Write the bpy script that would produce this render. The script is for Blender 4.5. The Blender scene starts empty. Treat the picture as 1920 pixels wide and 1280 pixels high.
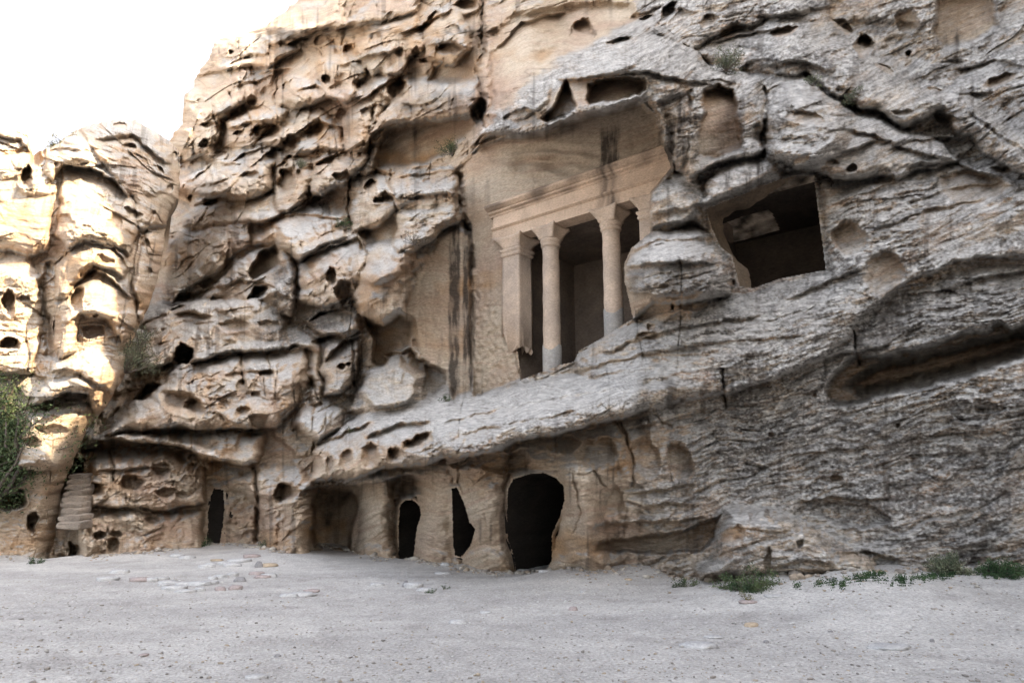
import bpy, bmesh, math, random
import numpy as np
from mathutils import Vector

random.seed(7)
RNG = np.random.default_rng(7)
scene = bpy.context.scene
COL = scene.collection

# ------------------------------------------------------------------ camera
F_PX, PITCH, EYE = 1280.0, math.radians(12.8), 1.6
cam_d = bpy.data.cameras.new("camera")
cam_d.lens = 24; cam_d.sensor_width = 36; cam_d.clip_end = 1500; cam_d.clip_start = 0.05
cam = bpy.data.objects.new("camera", cam_d); COL.objects.link(cam)
cam.location = (0, 0, EYE); cam.rotation_euler = (math.radians(90) + PITCH, 0, 0)
scene.camera = cam

# ------------------------------------------------------------------ light
SUN_EL, SUN_AZ = math.radians(36), (0.92, -0.39)          # direction towards the sun
world = bpy.data.worlds.new("World"); scene.world = world; world.use_nodes = True
nt = world.node_tree; bg = nt.nodes["Background"]
sky = nt.nodes.new("ShaderNodeTexSky"); sky.sky_type = 'NISHITA'; sky.sun_disc = False
sky.sun_elevation = SUN_EL
sky.sun_rotation = math.atan2(SUN_AZ[0], SUN_AZ[1])
sky.air_density = 0.8; sky.dust_density = 4.0; sky.ozone_density = 0.6
hs_n = nt.nodes.new('ShaderNodeHueSaturation'); hs_n.inputs['Saturation'].default_value = .44
nt.links.new(sky.outputs[0], hs_n.inputs['Color']); nt.links.new(hs_n.outputs[0], bg.inputs[0]); bg.inputs[1].default_value = 0.15
sd = bpy.data.lights.new("sun", 'SUN'); sd.energy = 2.7; sd.angle = math.radians(0.5); sd.color = (1, .80, .54)
sun = bpy.data.objects.new("sun", sd); COL.objects.link(sun)
hl = math.hypot(*SUN_AZ)
to_sun = Vector((SUN_AZ[0]/hl*math.cos(SUN_EL), SUN_AZ[1]/hl*math.cos(SUN_EL), math.sin(SUN_EL)))
sun.rotation_euler = to_sun.to_track_quat('Z', 'Y').to_euler(); sun.location = (30, -20, 50)
vs = scene.view_settings
scene.cycles.diffuse_bounces = 8; scene.cycles.max_bounces = 10
vs.view_transform = 'Standard'; vs.look = 'None'; vs.gamma = 1; vs.exposure = 2.72; vs.use_curve_mapping = False

# ------------------------------------------------------------------ maths helpers
def ss(x): x = np.clip(x, 0, 1); return x*x*(3-2*x)
_r = np.random.default_rng(11)
_P = _r.permutation(1024).astype(np.int32)
_A = _r.random(1024)*2*math.pi
_GX, _GY = np.cos(_A).astype(np.float32), np.sin(_A).astype(np.float32)
_JX, _JY, _JV = _r.random(1024).astype(np.float32), _r.random(1024).astype(np.float32), _r.random(1024).astype(np.float32)

def pn(x, y, seed=0):
    x = np.asarray(x, np.float32) + seed*17.31; y = np.asarray(y, np.float32) + seed*9.17
    xi = np.floor(x); yi = np.floor(y); fx = x-xi; fy = y-yi
    xi = xi.astype(np.int32); yi = yi.astype(np.int32)
    u = fx*fx*fx*(fx*(fx*6-15)+10); v = fy*fy*fy*(fy*(fy*6-15)+10)
    a0 = _P[xi & 1023]; a1 = _P[(xi+1) & 1023]
    def g(a, yy, dx, dy):
        h = _P[(a+yy) & 1023]; return _GX[h]*dx + _GY[h]*dy
    n00 = g(a0, yi, fx, fy); n10 = g(a1, yi, fx-1, fy)
    n01 = g(a0, yi+1, fx, fy-1); n11 = g(a1, yi+1, fx-1, fy-1)
    a = n00+u*(n10-n00); b = n01+u*(n11-n01)
    return (a+v*(b-a))*1.5

def fbm(x, y, o=4, seed=0, gain=.5):
    t = 0; a = 1
    for i in range(o):
        t = t + a*pn(x*(2.03**i), y*(2.03**i), seed+i*3); a *= gain
    return t

def worley(x, y, seed=0):
    x = np.asarray(x, np.float32)+seed*7.7; y = np.asarray(y, np.float32)+seed*3.3
    xi = np.floor(x).astype(np.int32); yi = np.floor(y).astype(np.int32)
    f1 = np.full(x.shape, 9, np.float32); f2 = f1.copy(); idv = np.zeros(x.shape, np.float32); below = f1*0
    for i in (-1, 0, 1):
        for j in (-1, 0, 1):
            cx = xi+i; cy = yi+j
            h = _P[(_P[cx & 1023]+cy) & 1023]
            dx = cx+_JX[h]-x; dy = cy+_JY[h]-y
            d = np.sqrt(dx*dx+dy*dy)
            m = d < f1
            f2 = np.where(m, f1, np.minimum(f2, d))
            idv = np.where(m, _JV[h], idv); below = np.where(m, dy, below)
            f1 = np.where(m, d, f1)
    return f1, f2, idv, below

# rays through the photograph's pixels (1920 x 1280)
sp, cp = math.sin(PITCH), math.cos(PITCH)
def ray(px, py):
    vx = (np.asarray(px, float)-960)/F_PX; vy = (640-np.asarray(py, float))/F_PX
    return vx, cp-sp*vy, sp+cp*vy

# main face: runs from right-near to left-far
ND = np.array([0.629, 0.777]); DD = np.array([-0.777, 0.629]); P0 = np.array([0.46, 15.6]); OFF = float(P0 @ ND)
NL = np.array([-0.5, 0.866]); DL = np.array([-0.866, -0.5]); OFFL = 22.2      # left mass

def on_main(px, py, b):
    rx, ry, rz = ray(px, py); t = (OFF+b)/(rx*ND[0]+ry*ND[1])
    return rx*t, ry*t, EYE+rz*t
def W(s, dep, z):      # local frame of the face: s to the left, dep into the rock
    x = P0[0]+DD[0]*s+ND[0]*dep; y = P0[1]+DD[1]*s+ND[1]*dep
    return (x, y, z)
def loc(px, py, b):
    x, y, z = on_main(px, py, b)
    return ((x-P0[0])*DD[0]+(y-P0[1])*DD[1], float(z))

def tps(pts):
    pts = np.array(pts, float); x = pts[:, :2]/1000; n = len(x)
    def U(r2): return 0.5*r2*np.log(r2+1e-9)
    d2 = ((x[:, None]-x[None])**2).sum(2)
    A = np.zeros((n+3, n+3)); A[:n, :n] = U(d2)+np.eye(n)*1e-4
    A[:n, n] = 1; A[:n, n+1:] = x; A[n:, :n] = A[:n, n:].T
    w = np.linalg.solve(A, np.r_[pts[:, 2], 0, 0, 0])
    def f(px, py):
        X = np.asarray(px, np.float32)/1000; Y = np.asarray(py, np.float32)/1000
        r = w[n]+w[n+1]*X+w[n+2]*Y
        for i in range(n):
            r = r+w[i]*U((X-x[i, 0])**2+(Y-x[i, 1])**2)
        return r
    return f

# ------------------------------------------------------------------ mesh helpers
def mesh_np(name, verts, quads, mat, smooth=True, cols=None, parent=None, tris=False):
    verts = np.asarray(verts, np.float32).reshape(-1, 3); k = 3 if tris else 4
    quads = np.asarray(quads, np.int32).reshape(-1, k)
    me = bpy.data.meshes.new(name)
    me.vertices.add(len(verts)); me.vertices.foreach_set("co", verts.ravel())
    me.loops.add(quads.size); me.loops.foreach_set("vertex_index", quads.ravel())
    me.polygons.add(len(quads))
    me.polygons.foreach_set("loop_start", np.arange(0, quads.size, k, dtype=np.int32))
    me.polygons.foreach_set("loop_total", np.full(len(quads), k, np.int32))
    if smooth: me.polygons.foreach_set("use_smooth", np.ones(len(quads), bool))
    if cols is not None:
        ca = me.color_attributes.new("Col", 'FLOAT_COLOR', 'POINT')
        c4 = np.ones((len(verts), 4), np.float32); c4[:, :3] = cols
        ca.data.foreach_set("color", c4.ravel())
    me.update(); me.validate()
    me.materials.append(mat)
    o = bpy.data.objects.new(name, me); COL.objects.link(o)
    if parent: o.parent = parent
    return o
def tag(o, label=None, cat=None, group=None, kind=None):
    if label: o["label"] = label
    if cat: o["category"] = cat
    if group: o["group"] = group
    if kind: o["kind"] = kind
    return o
def empty(name, locn=(0, 0, 0)):
    o = bpy.data.objects.new(name, None); COL.objects.link(o); o.location = locn; o.empty_display_size = .2
    return o

# ------------------------------------------------------------------ materials
def rock_material(name, fine=1.0, flat=None, bump=1.0, rough=.95):
    m = bpy.data.materials.new(name); m.use_nodes = True
    N = m.node_tree.nodes; L = m.node_tree.links; b = N["Principled BSDF"]
    b.inputs["Roughness"].default_value = rough; b.inputs["Specular IOR Level"].default_value = .12
    tc = N.new("ShaderNodeTexCoord")
    if flat is None:
        a = N.new("ShaderNodeVertexColor"); a.layer_name = "Col"; src = a.outputs[0]
    else:
        n0 = N.new("ShaderNodeTexNoise"); n0.inputs["Scale"].default_value = 1.3; n0.inputs["Detail"].default_value = 7; n0.inputs["Roughness"].default_value = .65; L.new(tc.outputs["Object"], n0.inputs[0])
        a = N.new("ShaderNodeValToRGB"); a.color_ramp.elements[0].position = .30; a.color_ramp.elements[1].position = .68
        a.color_ramp.elements[0].color = (flat[0]*.66, flat[1]*.70, flat[2]*.76, 1); a.color_ramp.elements[1].color = (flat[0]*1.12, flat[1]*1.14, flat[2]*1.16, 1)
        L.new(n0.outputs[0], a.inputs[0]); src = a.outputs[0]
    n1 = N.new("ShaderNodeTexNoise"); n1.inputs["Scale"].default_value = 9*fine; n1.inputs["Detail"].default_value = 8; n1.inputs["Roughness"].default_value = .72
    mp = N.new("ShaderNodeMapping"); mp.inputs["Scale"].default_value = (1, 1, 3.2)
    L.new(tc.outputs["Object"], mp.inputs[0]); L.new(mp.outputs[0], n1.inputs[0])
    r1 = N.new("ShaderNodeMapRange"); r1.inputs[1].default_value = .3; r1.inputs[2].default_value = .7
    r1.inputs[3].default_value = .66; r1.inputs[4].default_value = 1.28
    L.new(n1.outputs[0], r1.inputs[0])
    mul = N.new("ShaderNodeVectorMath"); mul.operation = 'SCALE'
    L.new(src, mul.inputs[0]); L.new(r1.outputs[0], mul.inputs["Scale"])
    L.new(mul.outputs[0], b.inputs["Base Color"])
    n2 = N.new("ShaderNodeTexNoise"); n2.inputs["Scale"].default_value = 22*fine; n2.inputs["Detail"].default_value = 6; n2.inputs["Roughness"].default_value = .7
    L.new(mp.outputs[0], n2.inputs[0])
    bp = N.new("ShaderNodeBump"); bp.inputs["Strength"].default_value = .75*bump; bp.inputs["Distance"].default_value = .035/fine
    L.new(n2.outputs[0], bp.inputs["Height"])
    bp2 = N.new("ShaderNodeBump"); bp2.inputs["Strength"].default_value = .7*bump; bp2.inputs["Distance"].default_value = .08/fine
    L.new(n1.outputs[0], bp2.inputs["Height"]); L.new(bp.outputs[0], bp2.inputs["Normal"])
    L.new(bp2.outputs[0], b.inputs["Normal"])
    return m
M_ROCK = rock_material("sandstone")
M_CARVED = rock_material("carved_sandstone", 1.6, (.54, .41, .305), .3)
M_ENTAB = rock_material('entablature_sandstone', 1.6, None, .4)
M_PLASTER = rock_material("grey_plaster", 1.6, (.40, .36, .31), .4)
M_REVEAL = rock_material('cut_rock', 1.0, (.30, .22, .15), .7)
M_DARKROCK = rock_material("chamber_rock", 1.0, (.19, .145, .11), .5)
M_CAVE = rock_material("black_cave_rock", 1.0, (.030, .024, .019), .4)  # near-black base colour for the cave interiors
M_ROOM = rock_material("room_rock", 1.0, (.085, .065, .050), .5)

# ------------------------------------------------------------------ sculpting the rock
class Sheet:
    """relief over a macro face; features are given where they lie in the view of the face"""
    def __init__(s, X, Y, seed=0):
        s.X0 = X; s.Y0 = Y
        s.X = (X + 5*pn(X/38, Y/30, 1+seed) + 2.2*pn(X/13, Y/11, 2+seed)).astype(np.float32)
        s.Y = (Y + 4*pn(X/34, Y/30, 3+seed) + 2.0*pn(X/12, Y/11, 4+seed)).astype(np.float32)
        s.B = np.zeros(X.shape, np.float32); s.fresh = s.B.copy(); s.calm = s.B.copy()
        s.grey = s.B.copy(); s.dark = s.B.copy(); s.warm = s.B.copy(); s.pale = s.B.copy(); s.rose = s.B.copy(); s.lich = s.B.copy(); s.M = s.B.copy()+.35; s.ed = s.B.copy(); s.dust = s.B.copy()
    def box(s, x0, x1, y0, y1):
        return np.nonzero((s.X > x0) & (s.X < x1) & (s.Y > y0) & (s.Y < y1))
    def bowl(s, cx, cy, rx, ry, rot=0, dep=.3, fresh=.7, rimt=.34, rimb=.95):
        dep = dep*(.6 if max(rx, ry) < 17 and dep > .25 else 1.0); R = max(rx, ry)*1.35; m = s.box(cx-R, cx+R, cy-R, cy+R)
        if not len(m[0]): return
        a = math.radians(rot); x = s.X[m]-cx; y = s.Y[m]-cy
        u = (x*math.cos(a)+y*math.sin(a))/rx; v = (-x*math.sin(a)+y*math.cos(a))/ry
        r = np.sqrt(u*u+v*v)*(1+.20*pn(x/(.55*R)+cx, y/(.55*R)+cy, 9)+.10*pn(x/(.2*R)+cx, y/(.2*R)+cy, 10))
        rim = rimt+(rimb-rimt)*np.clip((v+.4)/1.2, 0, 1)
        f = ss((1-r)/rim); s.B[m] += dep*f
        s.B[m] -= .10*dep*np.exp(-((r-1.08)/.13)**2)
        s.fresh[m] = np.maximum(s.fresh[m], fresh*ss((1-r)/.2))
        s.calm[m] = np.maximum(s.calm[m], .75*ss((1-r)/.2))
    def sd(s, poly, m):
        P = np.array(poly, float); x = s.X[m]; y = s.Y[m]
        d = np.full(x.shape, 1e9); ins = np.zeros(x.shape, bool)
        for i in range(len(P)):
            a = P[i]; b = P[(i+1) % len(P)]; e = b-a
            t = np.clip(((x-a[0])*e[0]+(y-a[1])*e[1])/max(e@e, 1e-9), 0, 1)
            d = np.minimum(d, np.hypot(x-a[0]-t*e[0], y-a[1]-t*e[1]))
            c = (a[1] > y) != (b[1] > y)
            if a[1] != b[1]: ins ^= c & (x < (b[0]-a[0])*(y-a[1])/(b[1]-a[1])+a[0])
        return np.where(ins, d, -d)
    def poly(s, pts, dep, soft=6, fresh=.6, calm=.6, **cm):
        P = np.array(pts, float); g = soft+2
        m = s.box(P[:, 0].min()-g, P[:, 0].max()+g, P[:, 1].min()-g, P[:, 1].max()+g)
        if not len(m[0]): return
        d = s.sd(pts, m); f = ss(d/soft)
        s.B[m] += dep*f
        s.fresh[m] = np.maximum(s.fresh[m], fresh*f); s.calm[m] = np.maximum(s.calm[m], calm*f)
        for k, v in cm.items(): getattr(s, k)[m] += v*f
    def paint(s, pts, soft=10, **cm):
        P = np.array(pts, float)
        m = s.box(P[:, 0].min()-soft, P[:, 0].max()+soft, P[:, 1].min()-soft, P[:, 1].max()+soft)
        if not len(m[0]): return
        f = ss((s.sd(pts, m)+soft)/(2*soft))
        for k, v in cm.items(): getattr(s, k)[m] += v*f
    def ledge(s, pts, drop, fall=35, soft=6, nose=.8, fresh=.35):
        P = np.array(pts, float); e = 14
        m = s.box(P[0, 0]-e, P[-1, 0]+e, P[:, 1].min()-fall*1.5, P[:, 1].max()+fall*4)
        if not len(m[0]): return
        x = s.X[m]; yl = np.interp(x, P[:, 0], P[:, 1]); dy = s.Y[m]-yl
        fade = ss((x-P[0, 0]+e)/(2*e+4))*ss((P[-1, 0]+e-x)/(2*e+4))
        f = np.where(dy > 0, ss(dy/soft)*np.exp(-(dy/fall)**1.5), 0)
        s.B[m] += 1.0*drop*f*fade
        s.B[m] -= .8*nose*drop*np.exp(-(np.minimum(dy, 0)/(fall*.85))**2)*np.where(dy < 0, 1, 1-ss(dy/soft))*fade
        s.fresh[m] = np.maximum(s.fresh[m], fresh*f*fade)
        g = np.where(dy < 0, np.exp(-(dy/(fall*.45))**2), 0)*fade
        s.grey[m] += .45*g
    def step(s, pts, up, soft=10, reach=400):
        """surface above the line is set back by `up`"""
        P = np.array(pts, float)
        m = s.box(P[0, 0]-30, P[-1, 0]+30, P[:, 1].min()-reach, P[:, 1].max()+soft)
        x = s.X[m]; yl = np.interp(x, P[:, 0], P[:, 1]); dy = yl-s.Y[m]
        fade = ss((x-P[0, 0]+30)/70)*ss((P[-1, 0]+30-x)/70)
        s.B[m] += up*ss(dy/soft)*(1-ss(dy/reach))*fade
    def crack(s, pts, w=3, dep=.3, dark=.5):
        P = np.array(pts, float)
        m = s.box(P[:, 0].min()-w*3, P[:, 0].max()+w*3, P[:, 1].min()-w*3, P[:, 1].max()+w*3)
        if not len(m[0]): return
        x = s.X[m]; y = s.Y[m]; d = np.full(x.shape, 1e9)
        for i in range(len(P)-1):
            a = P[i]; e = P[i+1]-a
            t = np.clip(((x-a[0])*e[0]+(y-a[1])*e[1])/(e@e), 0, 1)
            d = np.minimum(d, np.hypot(x-a[0]-t*e[0], y-a[1]-t*e[1]))
        s.B[m] += .65*dep*np.exp(-(d/(w*(.55+.6*np.abs(pn(x/16, y/16, 12)))))**2)
    def bulge(s, cx, cy, rx, ry, rot, amp):
        R = max(rx, ry)*1.6; m = s.box(cx-R, cx+R, cy-R, cy+R)
        a = math.radians(rot); x = s.X[m]-cx; y = s.Y[m]-cy
        u = (x*math.cos(a)+y*math.sin(a))/rx; v = (-x*math.sin(a)+y*math.cos(a))/ry
        r2 = u*u+v*v; s.B[m] -= amp*np.where(v < 0, ss(1.15-r2), ss((1.1-r2)*1.5))
    def mass(s, pts, dome, R=35, e=.05, tilt=.5, B0=None):
        """one rounded body of rock standing out from the face; bodies overlap, the nearer one wins"""
        P = np.array(pts, float); m = s.box(P[:, 0].min()-2, P[:, 0].max()+2, P[:, 1].min()-2, P[:, 1].max()+2)
        if not len(m[0]): return
        d = s.sd(pts, m); y0, y1 = P[:, 1].min(), P[:, 1].max(); v = (s.Y[m]-y0)/(y1-y0)
        Rr = R*(.55+1.1*np.clip(1-v, 0, 1)); q = np.clip(d/Rr, 0, 1); prof = np.sqrt(np.clip(1-(1-q)**2, 0, 1))
        b = e+dome*(1-prof)*1.0-dome+tilt*dome*(.5-v)*1.1
        b = np.where(d > 0, b, 9)
        s.M[m] = np.minimum(s.M[m], b); s.ed[m] = np.maximum(s.ed[m], np.where(d > 0, q, 0))
    def pillar(s, cx, y0, y1, w, amp, lean=0, flare=.5):
        m = s.box(cx-w*2.6, cx+w*2.6, y0-30, y1+60); t = np.clip((s.Y[m]-y0)/(y1-y0), -.2, 1.3)
        x = s.X[m]-cx-lean*(t-.5); ww = w*(.78+flare*np.abs(t-.42)**1.5*2.2); u = x/ww
        s.B[m] -= amp*np.sqrt(np.clip(1-u*u, 0, 1))*ss((t+.2)/.25)*ss((1.32-t)/.2)
    def streak(s, x0, x1, y0, y1, amt=.8, soft=6, key='dark'):
        m = s.box(x0-soft*2, x1+soft*2, y0-30, y1+60)
        x = s.X0[m]*.75+s.X[m]*.25; y = s.Y0[m]
        n = .5+.9*pn(x/7, y/90, 21)+.5*pn(x/2.6, y/25, 22)
        f = ss((x-x0+soft)/(2*soft))*ss((x1+soft-x)/(2*soft))*ss((y-y0+12)/24)*(1-ss((y-y1+25)/60))
        getattr(s, key)[m] += amt*f*np.clip(n+.5, 0, 1.4)

def scallop(ph, period, sx, seed, cut=.14, pw=.75):
    q = ph/period; i = np.floor(q); f = q-i
    amp = np.clip(.55+.9*pn(sx/(period*2.6), i*1.37, seed), 0, 1.3)
    return (ss(f/cut)*(1-f)**pw - .35)*amp, i

def lobes(u, z, sc, asp, seed):
    """overlapping rounded lobes: long gentle tops, steep undersides"""
    w = .28*pn(u/sc/1.3, z/sc/1.1, seed+5)
    f1, f2, idv, below = worley(u/sc/asp+w, z/sc+w, seed)
    up = -below                                  # >0 above the lobe's centre
    rad = .50+.25*idv
    r = f1/rad
    soft = np.where(up < 0, .38-.30*np.clip(-up*2.2, 0, 1), .38+.62*np.clip(up*2, 0, 1))
    return ss((1.12-r)/(soft*1.15))*(.45+.75*idv), idv

def relief(S, s, z, wt, seed=0, tilt=.10):
    """bedding, lobes, weathering hollows; returns metres outwards. wt = dict of weight arrays"""
    z = np.asarray(z, np.float32); s = np.asarray(s, np.float32)
    pc = fbm(s/2.2, z/2.0, 3, 160+seed); pm = ss((pc-.08)/.28)*.72*wt.get('patch', 1)
    S.calm[:] = np.maximum(S.calm, pm); S.fresh[:] = np.maximum(S.fresh, .45*pm)
    k = (1-np.clip(S.calm, 0, 1))*(1.0+.5*np.clip(pn(s/3.1, z/2.6, 165), -1, 1))
    wv = .55*pn(s/5.5, z/4, 31+seed)+.30*pn(s/2.1, z/1.7, 32+seed)+.10*pn(s/.8, z/.8, 33+seed)
    ph = z+tilt*s+wv*wt['wave']
    h = 0
    a, i1 = lobes(s, z+tilt*s, 2.3, 1.5, 141+seed); h = h+.42*wt['lobe']*a*k
    a, i2 = lobes(s, z+tilt*s, 1.05, 1.4, 147+seed); h = h+.17*wt['lobe']*a*k
    a, i3 = lobes(s, ph, .48, 1.7, 153+seed); h = h+.08*wt['lobe']*a*k
    a, _ = scallop(ph*1.0+.5*pn(s/3, z/3, 34), 2.5, s, 41+seed); h = h+.30*wt['big']*a*k
    a, _ = scallop(ph+.25*pn(s/1.3, z/1.2, 35), 1.05, s, 42+seed, .2); h = h+.12*wt['mid']*a*k
    a, _ = scallop(ph+.06*pn(s/.6, z/.5, 36), .34, s*.8, 43+seed, .25, .9); h = h+.055*wt['fine']*a*(k*.85+.15)
    a, _ = scallop(ph+.02*pn(s/.3, z/.3, 37), .115, s*.6, 44+seed, .3, 1); h = h+.026*wt['fine']*a*(k*.8+.2)
    b = 1-np.abs(fbm(s/1.1, z/.9+wv, 4, 54+seed))*1.5; h = h+.09*wt['pillow']*np.clip(b, -1, 1)*k
    for sc, dp, sd_, asp in ((1.6, .24, 61, 1.5), (.75, .09, 62, 1.3), (.36, .05, 63, 1.2)):
        f1, f2, idv, below = worley((s+.45*sc*pn(s/sc*1.6, z/sc*1.6, 64))/sc/asp, (z+.40*sc*pn(s/sc*1.7, z/sc*1.7, 65))/sc, sd_+seed)
        rad = .18+.34*idv; on = (idv > .45)
        rim = np.where(below < 0, .25, .8)
        f = ss((rad-f1)/(rad*rim+1e-3))*on
        h = h-dp*wt['taf']*f*k
        S.fresh[:] = np.maximum(S.fresh, .45*f*np.clip(wt['taf'], 0, 1)*k)
    # joints: short, nearly upright
    jx = pn(s/1.0+.15*pn(s, z/1.5, 66), z/7.0, 67+seed); jm = ss((pn(s/2, z/1.3, 68+seed)-.12)/.15)
    h = h-.16*wt['joint']*np.exp(-(jx/.022)**2)*jm*k
    fl = 1-np.abs(pn(s/.42+.8*pn(s/1.5, z/2.2, 71), z/2.2, 72+seed))*2.2
    h = h-.20*wt['flute']*np.clip(fl, 0, 1)**2*k*np.clip(.5+.9*pn(s/2, z/1.6, 73), 0, 1)
    # spalled plates with crisp broken edges
    for sc, am, sd_, asp in ((.95, .10, 181, 2.2), (.42, .055, 184, 2.0), (.20, .025, 187, 1.8)):
        w1 = .10*sc*pn(s/sc*2.5, z/sc*2.5, sd_+2)
        f1, f2, idv, below = worley((s+w1)/sc/asp, (ph+w1)/sc*1.5, sd_+seed)
        pmk = ss((pn(s/1.9, z/1.5, sd_+1)+.15)/.3)
        h = h+am*(idv-.5+.5*below*(idv-.4))*1.6*pmk*(k*.9+.05)*wt['rough']
    # open bedding seams
    for per, ln, am, sd_ in ((.55, 2.6, .10, 171), (.21, 1.3, .045, 174)):
        g = pn(s/ln, ph/per, sd_+seed); h = h-am*np.exp(-(g/.07)**2)*ss((pn(s/1.3, z/.8, sd_+1)+.05)/.2)*wt['fine']*(k*.8+.1)
    # roughness
    r1 = fbm(s/.6, ph/.34, 5, 81+seed, .64); r2 = 1-2*np.abs(pn(s/.34, z/.2, 86+seed))
    h = h+(.085*r1+.025*r2)*(k*.88+.06)*wt['rough']
    return h, ph

def colours(S, s, z, ph, nz, seed=0):
    tan = np.array([.43, .315, .215]); cream = np.array([.52, .43, .325]); rose = np.array([.40, .265, .20])
    ochre = np.array([.44, .28, .155]); grey = np.array([.37, .35, .32]); dgrey = np.array([.215, .20, .185])
    white = np.array([.60, .57, .52]); dark = np.array([.055, .044, .036])
    sh = s.shape+(1,)
    def mix(c, d, f): f = np.clip(f, 0, 1).reshape(sh); return c*(1-f)+d*f
    c = np.broadcast_to(tan, s.shape+(3,)).copy()
    c = mix(c, cream, .45+.8*fbm(s/1.8, ph/.9, 3, 91)+S.pale)
    band = pn(s/3.5, ph/.10, 92)+.6*pn(s/2, ph/.035, 93)
    c = mix(c, cream, .45*np.clip(band, 0, 1)); c = mix(c, rose, .5*np.clip(-band, 0, 1))
    c = mix(c, rose, .7*pn(s/2.4, z/2.1, 94)+.2*pn(s/.5, z/.5, 95)-.1+S.rose)
    c = mix(c, ochre, 1.4*pn(s/1.9, z/1.3, 96)+.5*pn(s/.4, z/.3, 106)-.40+S.warm+.12*S.fresh)
    n = fbm(s/.7, z/.5, 4, 97)
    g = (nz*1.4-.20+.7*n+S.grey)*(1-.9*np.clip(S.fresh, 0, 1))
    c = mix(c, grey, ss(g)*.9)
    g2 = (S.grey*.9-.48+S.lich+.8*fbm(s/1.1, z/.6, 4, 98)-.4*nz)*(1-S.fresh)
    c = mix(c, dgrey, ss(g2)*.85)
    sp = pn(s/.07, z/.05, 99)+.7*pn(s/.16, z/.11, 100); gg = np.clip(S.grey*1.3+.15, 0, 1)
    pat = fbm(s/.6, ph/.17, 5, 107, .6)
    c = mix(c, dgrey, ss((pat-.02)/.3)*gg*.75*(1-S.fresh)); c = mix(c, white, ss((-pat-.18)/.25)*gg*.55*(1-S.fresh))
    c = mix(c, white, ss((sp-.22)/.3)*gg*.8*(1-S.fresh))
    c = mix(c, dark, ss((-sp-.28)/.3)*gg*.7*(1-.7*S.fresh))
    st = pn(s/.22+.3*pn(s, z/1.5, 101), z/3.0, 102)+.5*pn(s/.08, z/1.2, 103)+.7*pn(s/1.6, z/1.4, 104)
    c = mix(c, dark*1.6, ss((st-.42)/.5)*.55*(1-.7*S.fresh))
    c = mix(c, np.array([.47, .445, .41]), .85*ss(S.dust*(.75+.5*n)+np.clip((nz-.44)*1.2, -.4, .6)*(1-.5*np.clip(S.fresh, 0, 1))))  # pale dust tone, also painting top light onto up-facing rock
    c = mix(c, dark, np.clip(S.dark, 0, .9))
    lam = fbm(s/.35, ph/.06, 3, 108, .7); c = c*(1+(.13+.26*np.clip(S.grey*2.2, 0, 1))[..., None]*np.clip(lam, -1, 1)[..., None]*(1-.5*np.clip(S.fresh, 0, 1)[..., None]))
    seam = np.exp(-(pn(s/1.1, ph/.16, 109)/.05)**2)*ss(pn(s/.9, z/.6, 110)/.2+.3); c = mix(c, dark*1.5, .45*seam*(1-.7*S.fresh))
    return np.clip(c, .01, .8)

def grid_quads(nr, nc, skip=None):
    i = np.arange(nr*nc).reshape(nr, nc)
    q = np.stack([i[:-1, :-1], i[1:, :-1], i[1:, 1:], i[:-1, 1:]], -1)
    if skip is not None: q = q[~skip]
    return q.reshape(-1, 4)
def compact(V, q, C):
    used = np.zeros(len(V), bool); used[q.ravel()] = True
    m = np.cumsum(used)-1
    return V[used], m[q], C[used]
def inside(poly, x, y):
    ins = np.zeros(x.shape, bool); P = poly
    for i in range(len(P)):
        (ax, ay), (bx, by) = P[i], P[(i+1) % len(P)]
        if ay != by: ins ^= ((ay > y) != (by > y)) & (x < (bx-ax)*(y-ay)/(by-ay)+ax)
    return ins

# openings cut right through the rock face
HOLES = {
 'door_left': [(400,914),(420,917),(422,951),(420,978),(413,1018),(410,1026),(388,1026),(389,961),(394,931)],
 'cave_two': [(749,947),(758,937),(774,935),(788,947),(791,964),(783,990),(779,1018),(776,1060),(747,1060),(746,984)],
 'cave_three': [(845,914),(858,912),(872,944),(882,978),(893,991),(882,1025),(865,1045),(852,1041),(848,1011),(847,951)],
 'cave_big': [(951,917),(962,897),(993,887),(1020,885),(1043,894),(1058,910),(1060,937),(1050,971),(1036,1001),(1036,1052),(1023,1070),(1018,1082),(968,1082),(961,1038),(951,1011),(949,968)],
 'temple': [(958,440),(1046,416),(1107,398),(1163,381),(1222,363),(1219,380),(1219,437),(1184,467),(1171,497),(1172,527),(1181,564),(1188,598),(1171,608),(1134,632),(1087,658),(1077,679),(1050,685),(1013,699),(975,714),(970,660),(958,640)],
 'window': [(1322,392),(1381,369),(1428,349),(1461,336),(1492,329),(1527,329),(1531,363),(1540,430),(1549,507),(1502,516),(1461,524),(1414,541),(1386,537),(1378,505),(1372,480),(1350,464),(1335,430)],
}
FAC = 2.6
FACADE = [(885,290),(905,268),(942,256),(976,258),(1020,252),(1060,230),(1110,217),(1160,205),(1205,192),(1228,215),(1243,260),(1256,290),(1264,316),(1240,345),(1224,363),(1223,437),(1190,464),(1176,497),(1177,527),(1186,564),(1193,596),(1174,603),(1134,628),(1087,654),(1050,681),(1013,695),(976,712),(940,726),(888,740),(888,500),(880,430),(868,360),(874,305)]
STREAKWALL = [(800,480),(818,446),(850,424),(885,432),(889,738),(850,750),(836,722),(832,700),(800,690),(778,650),(770,600),(752,580),(778,530)]

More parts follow.
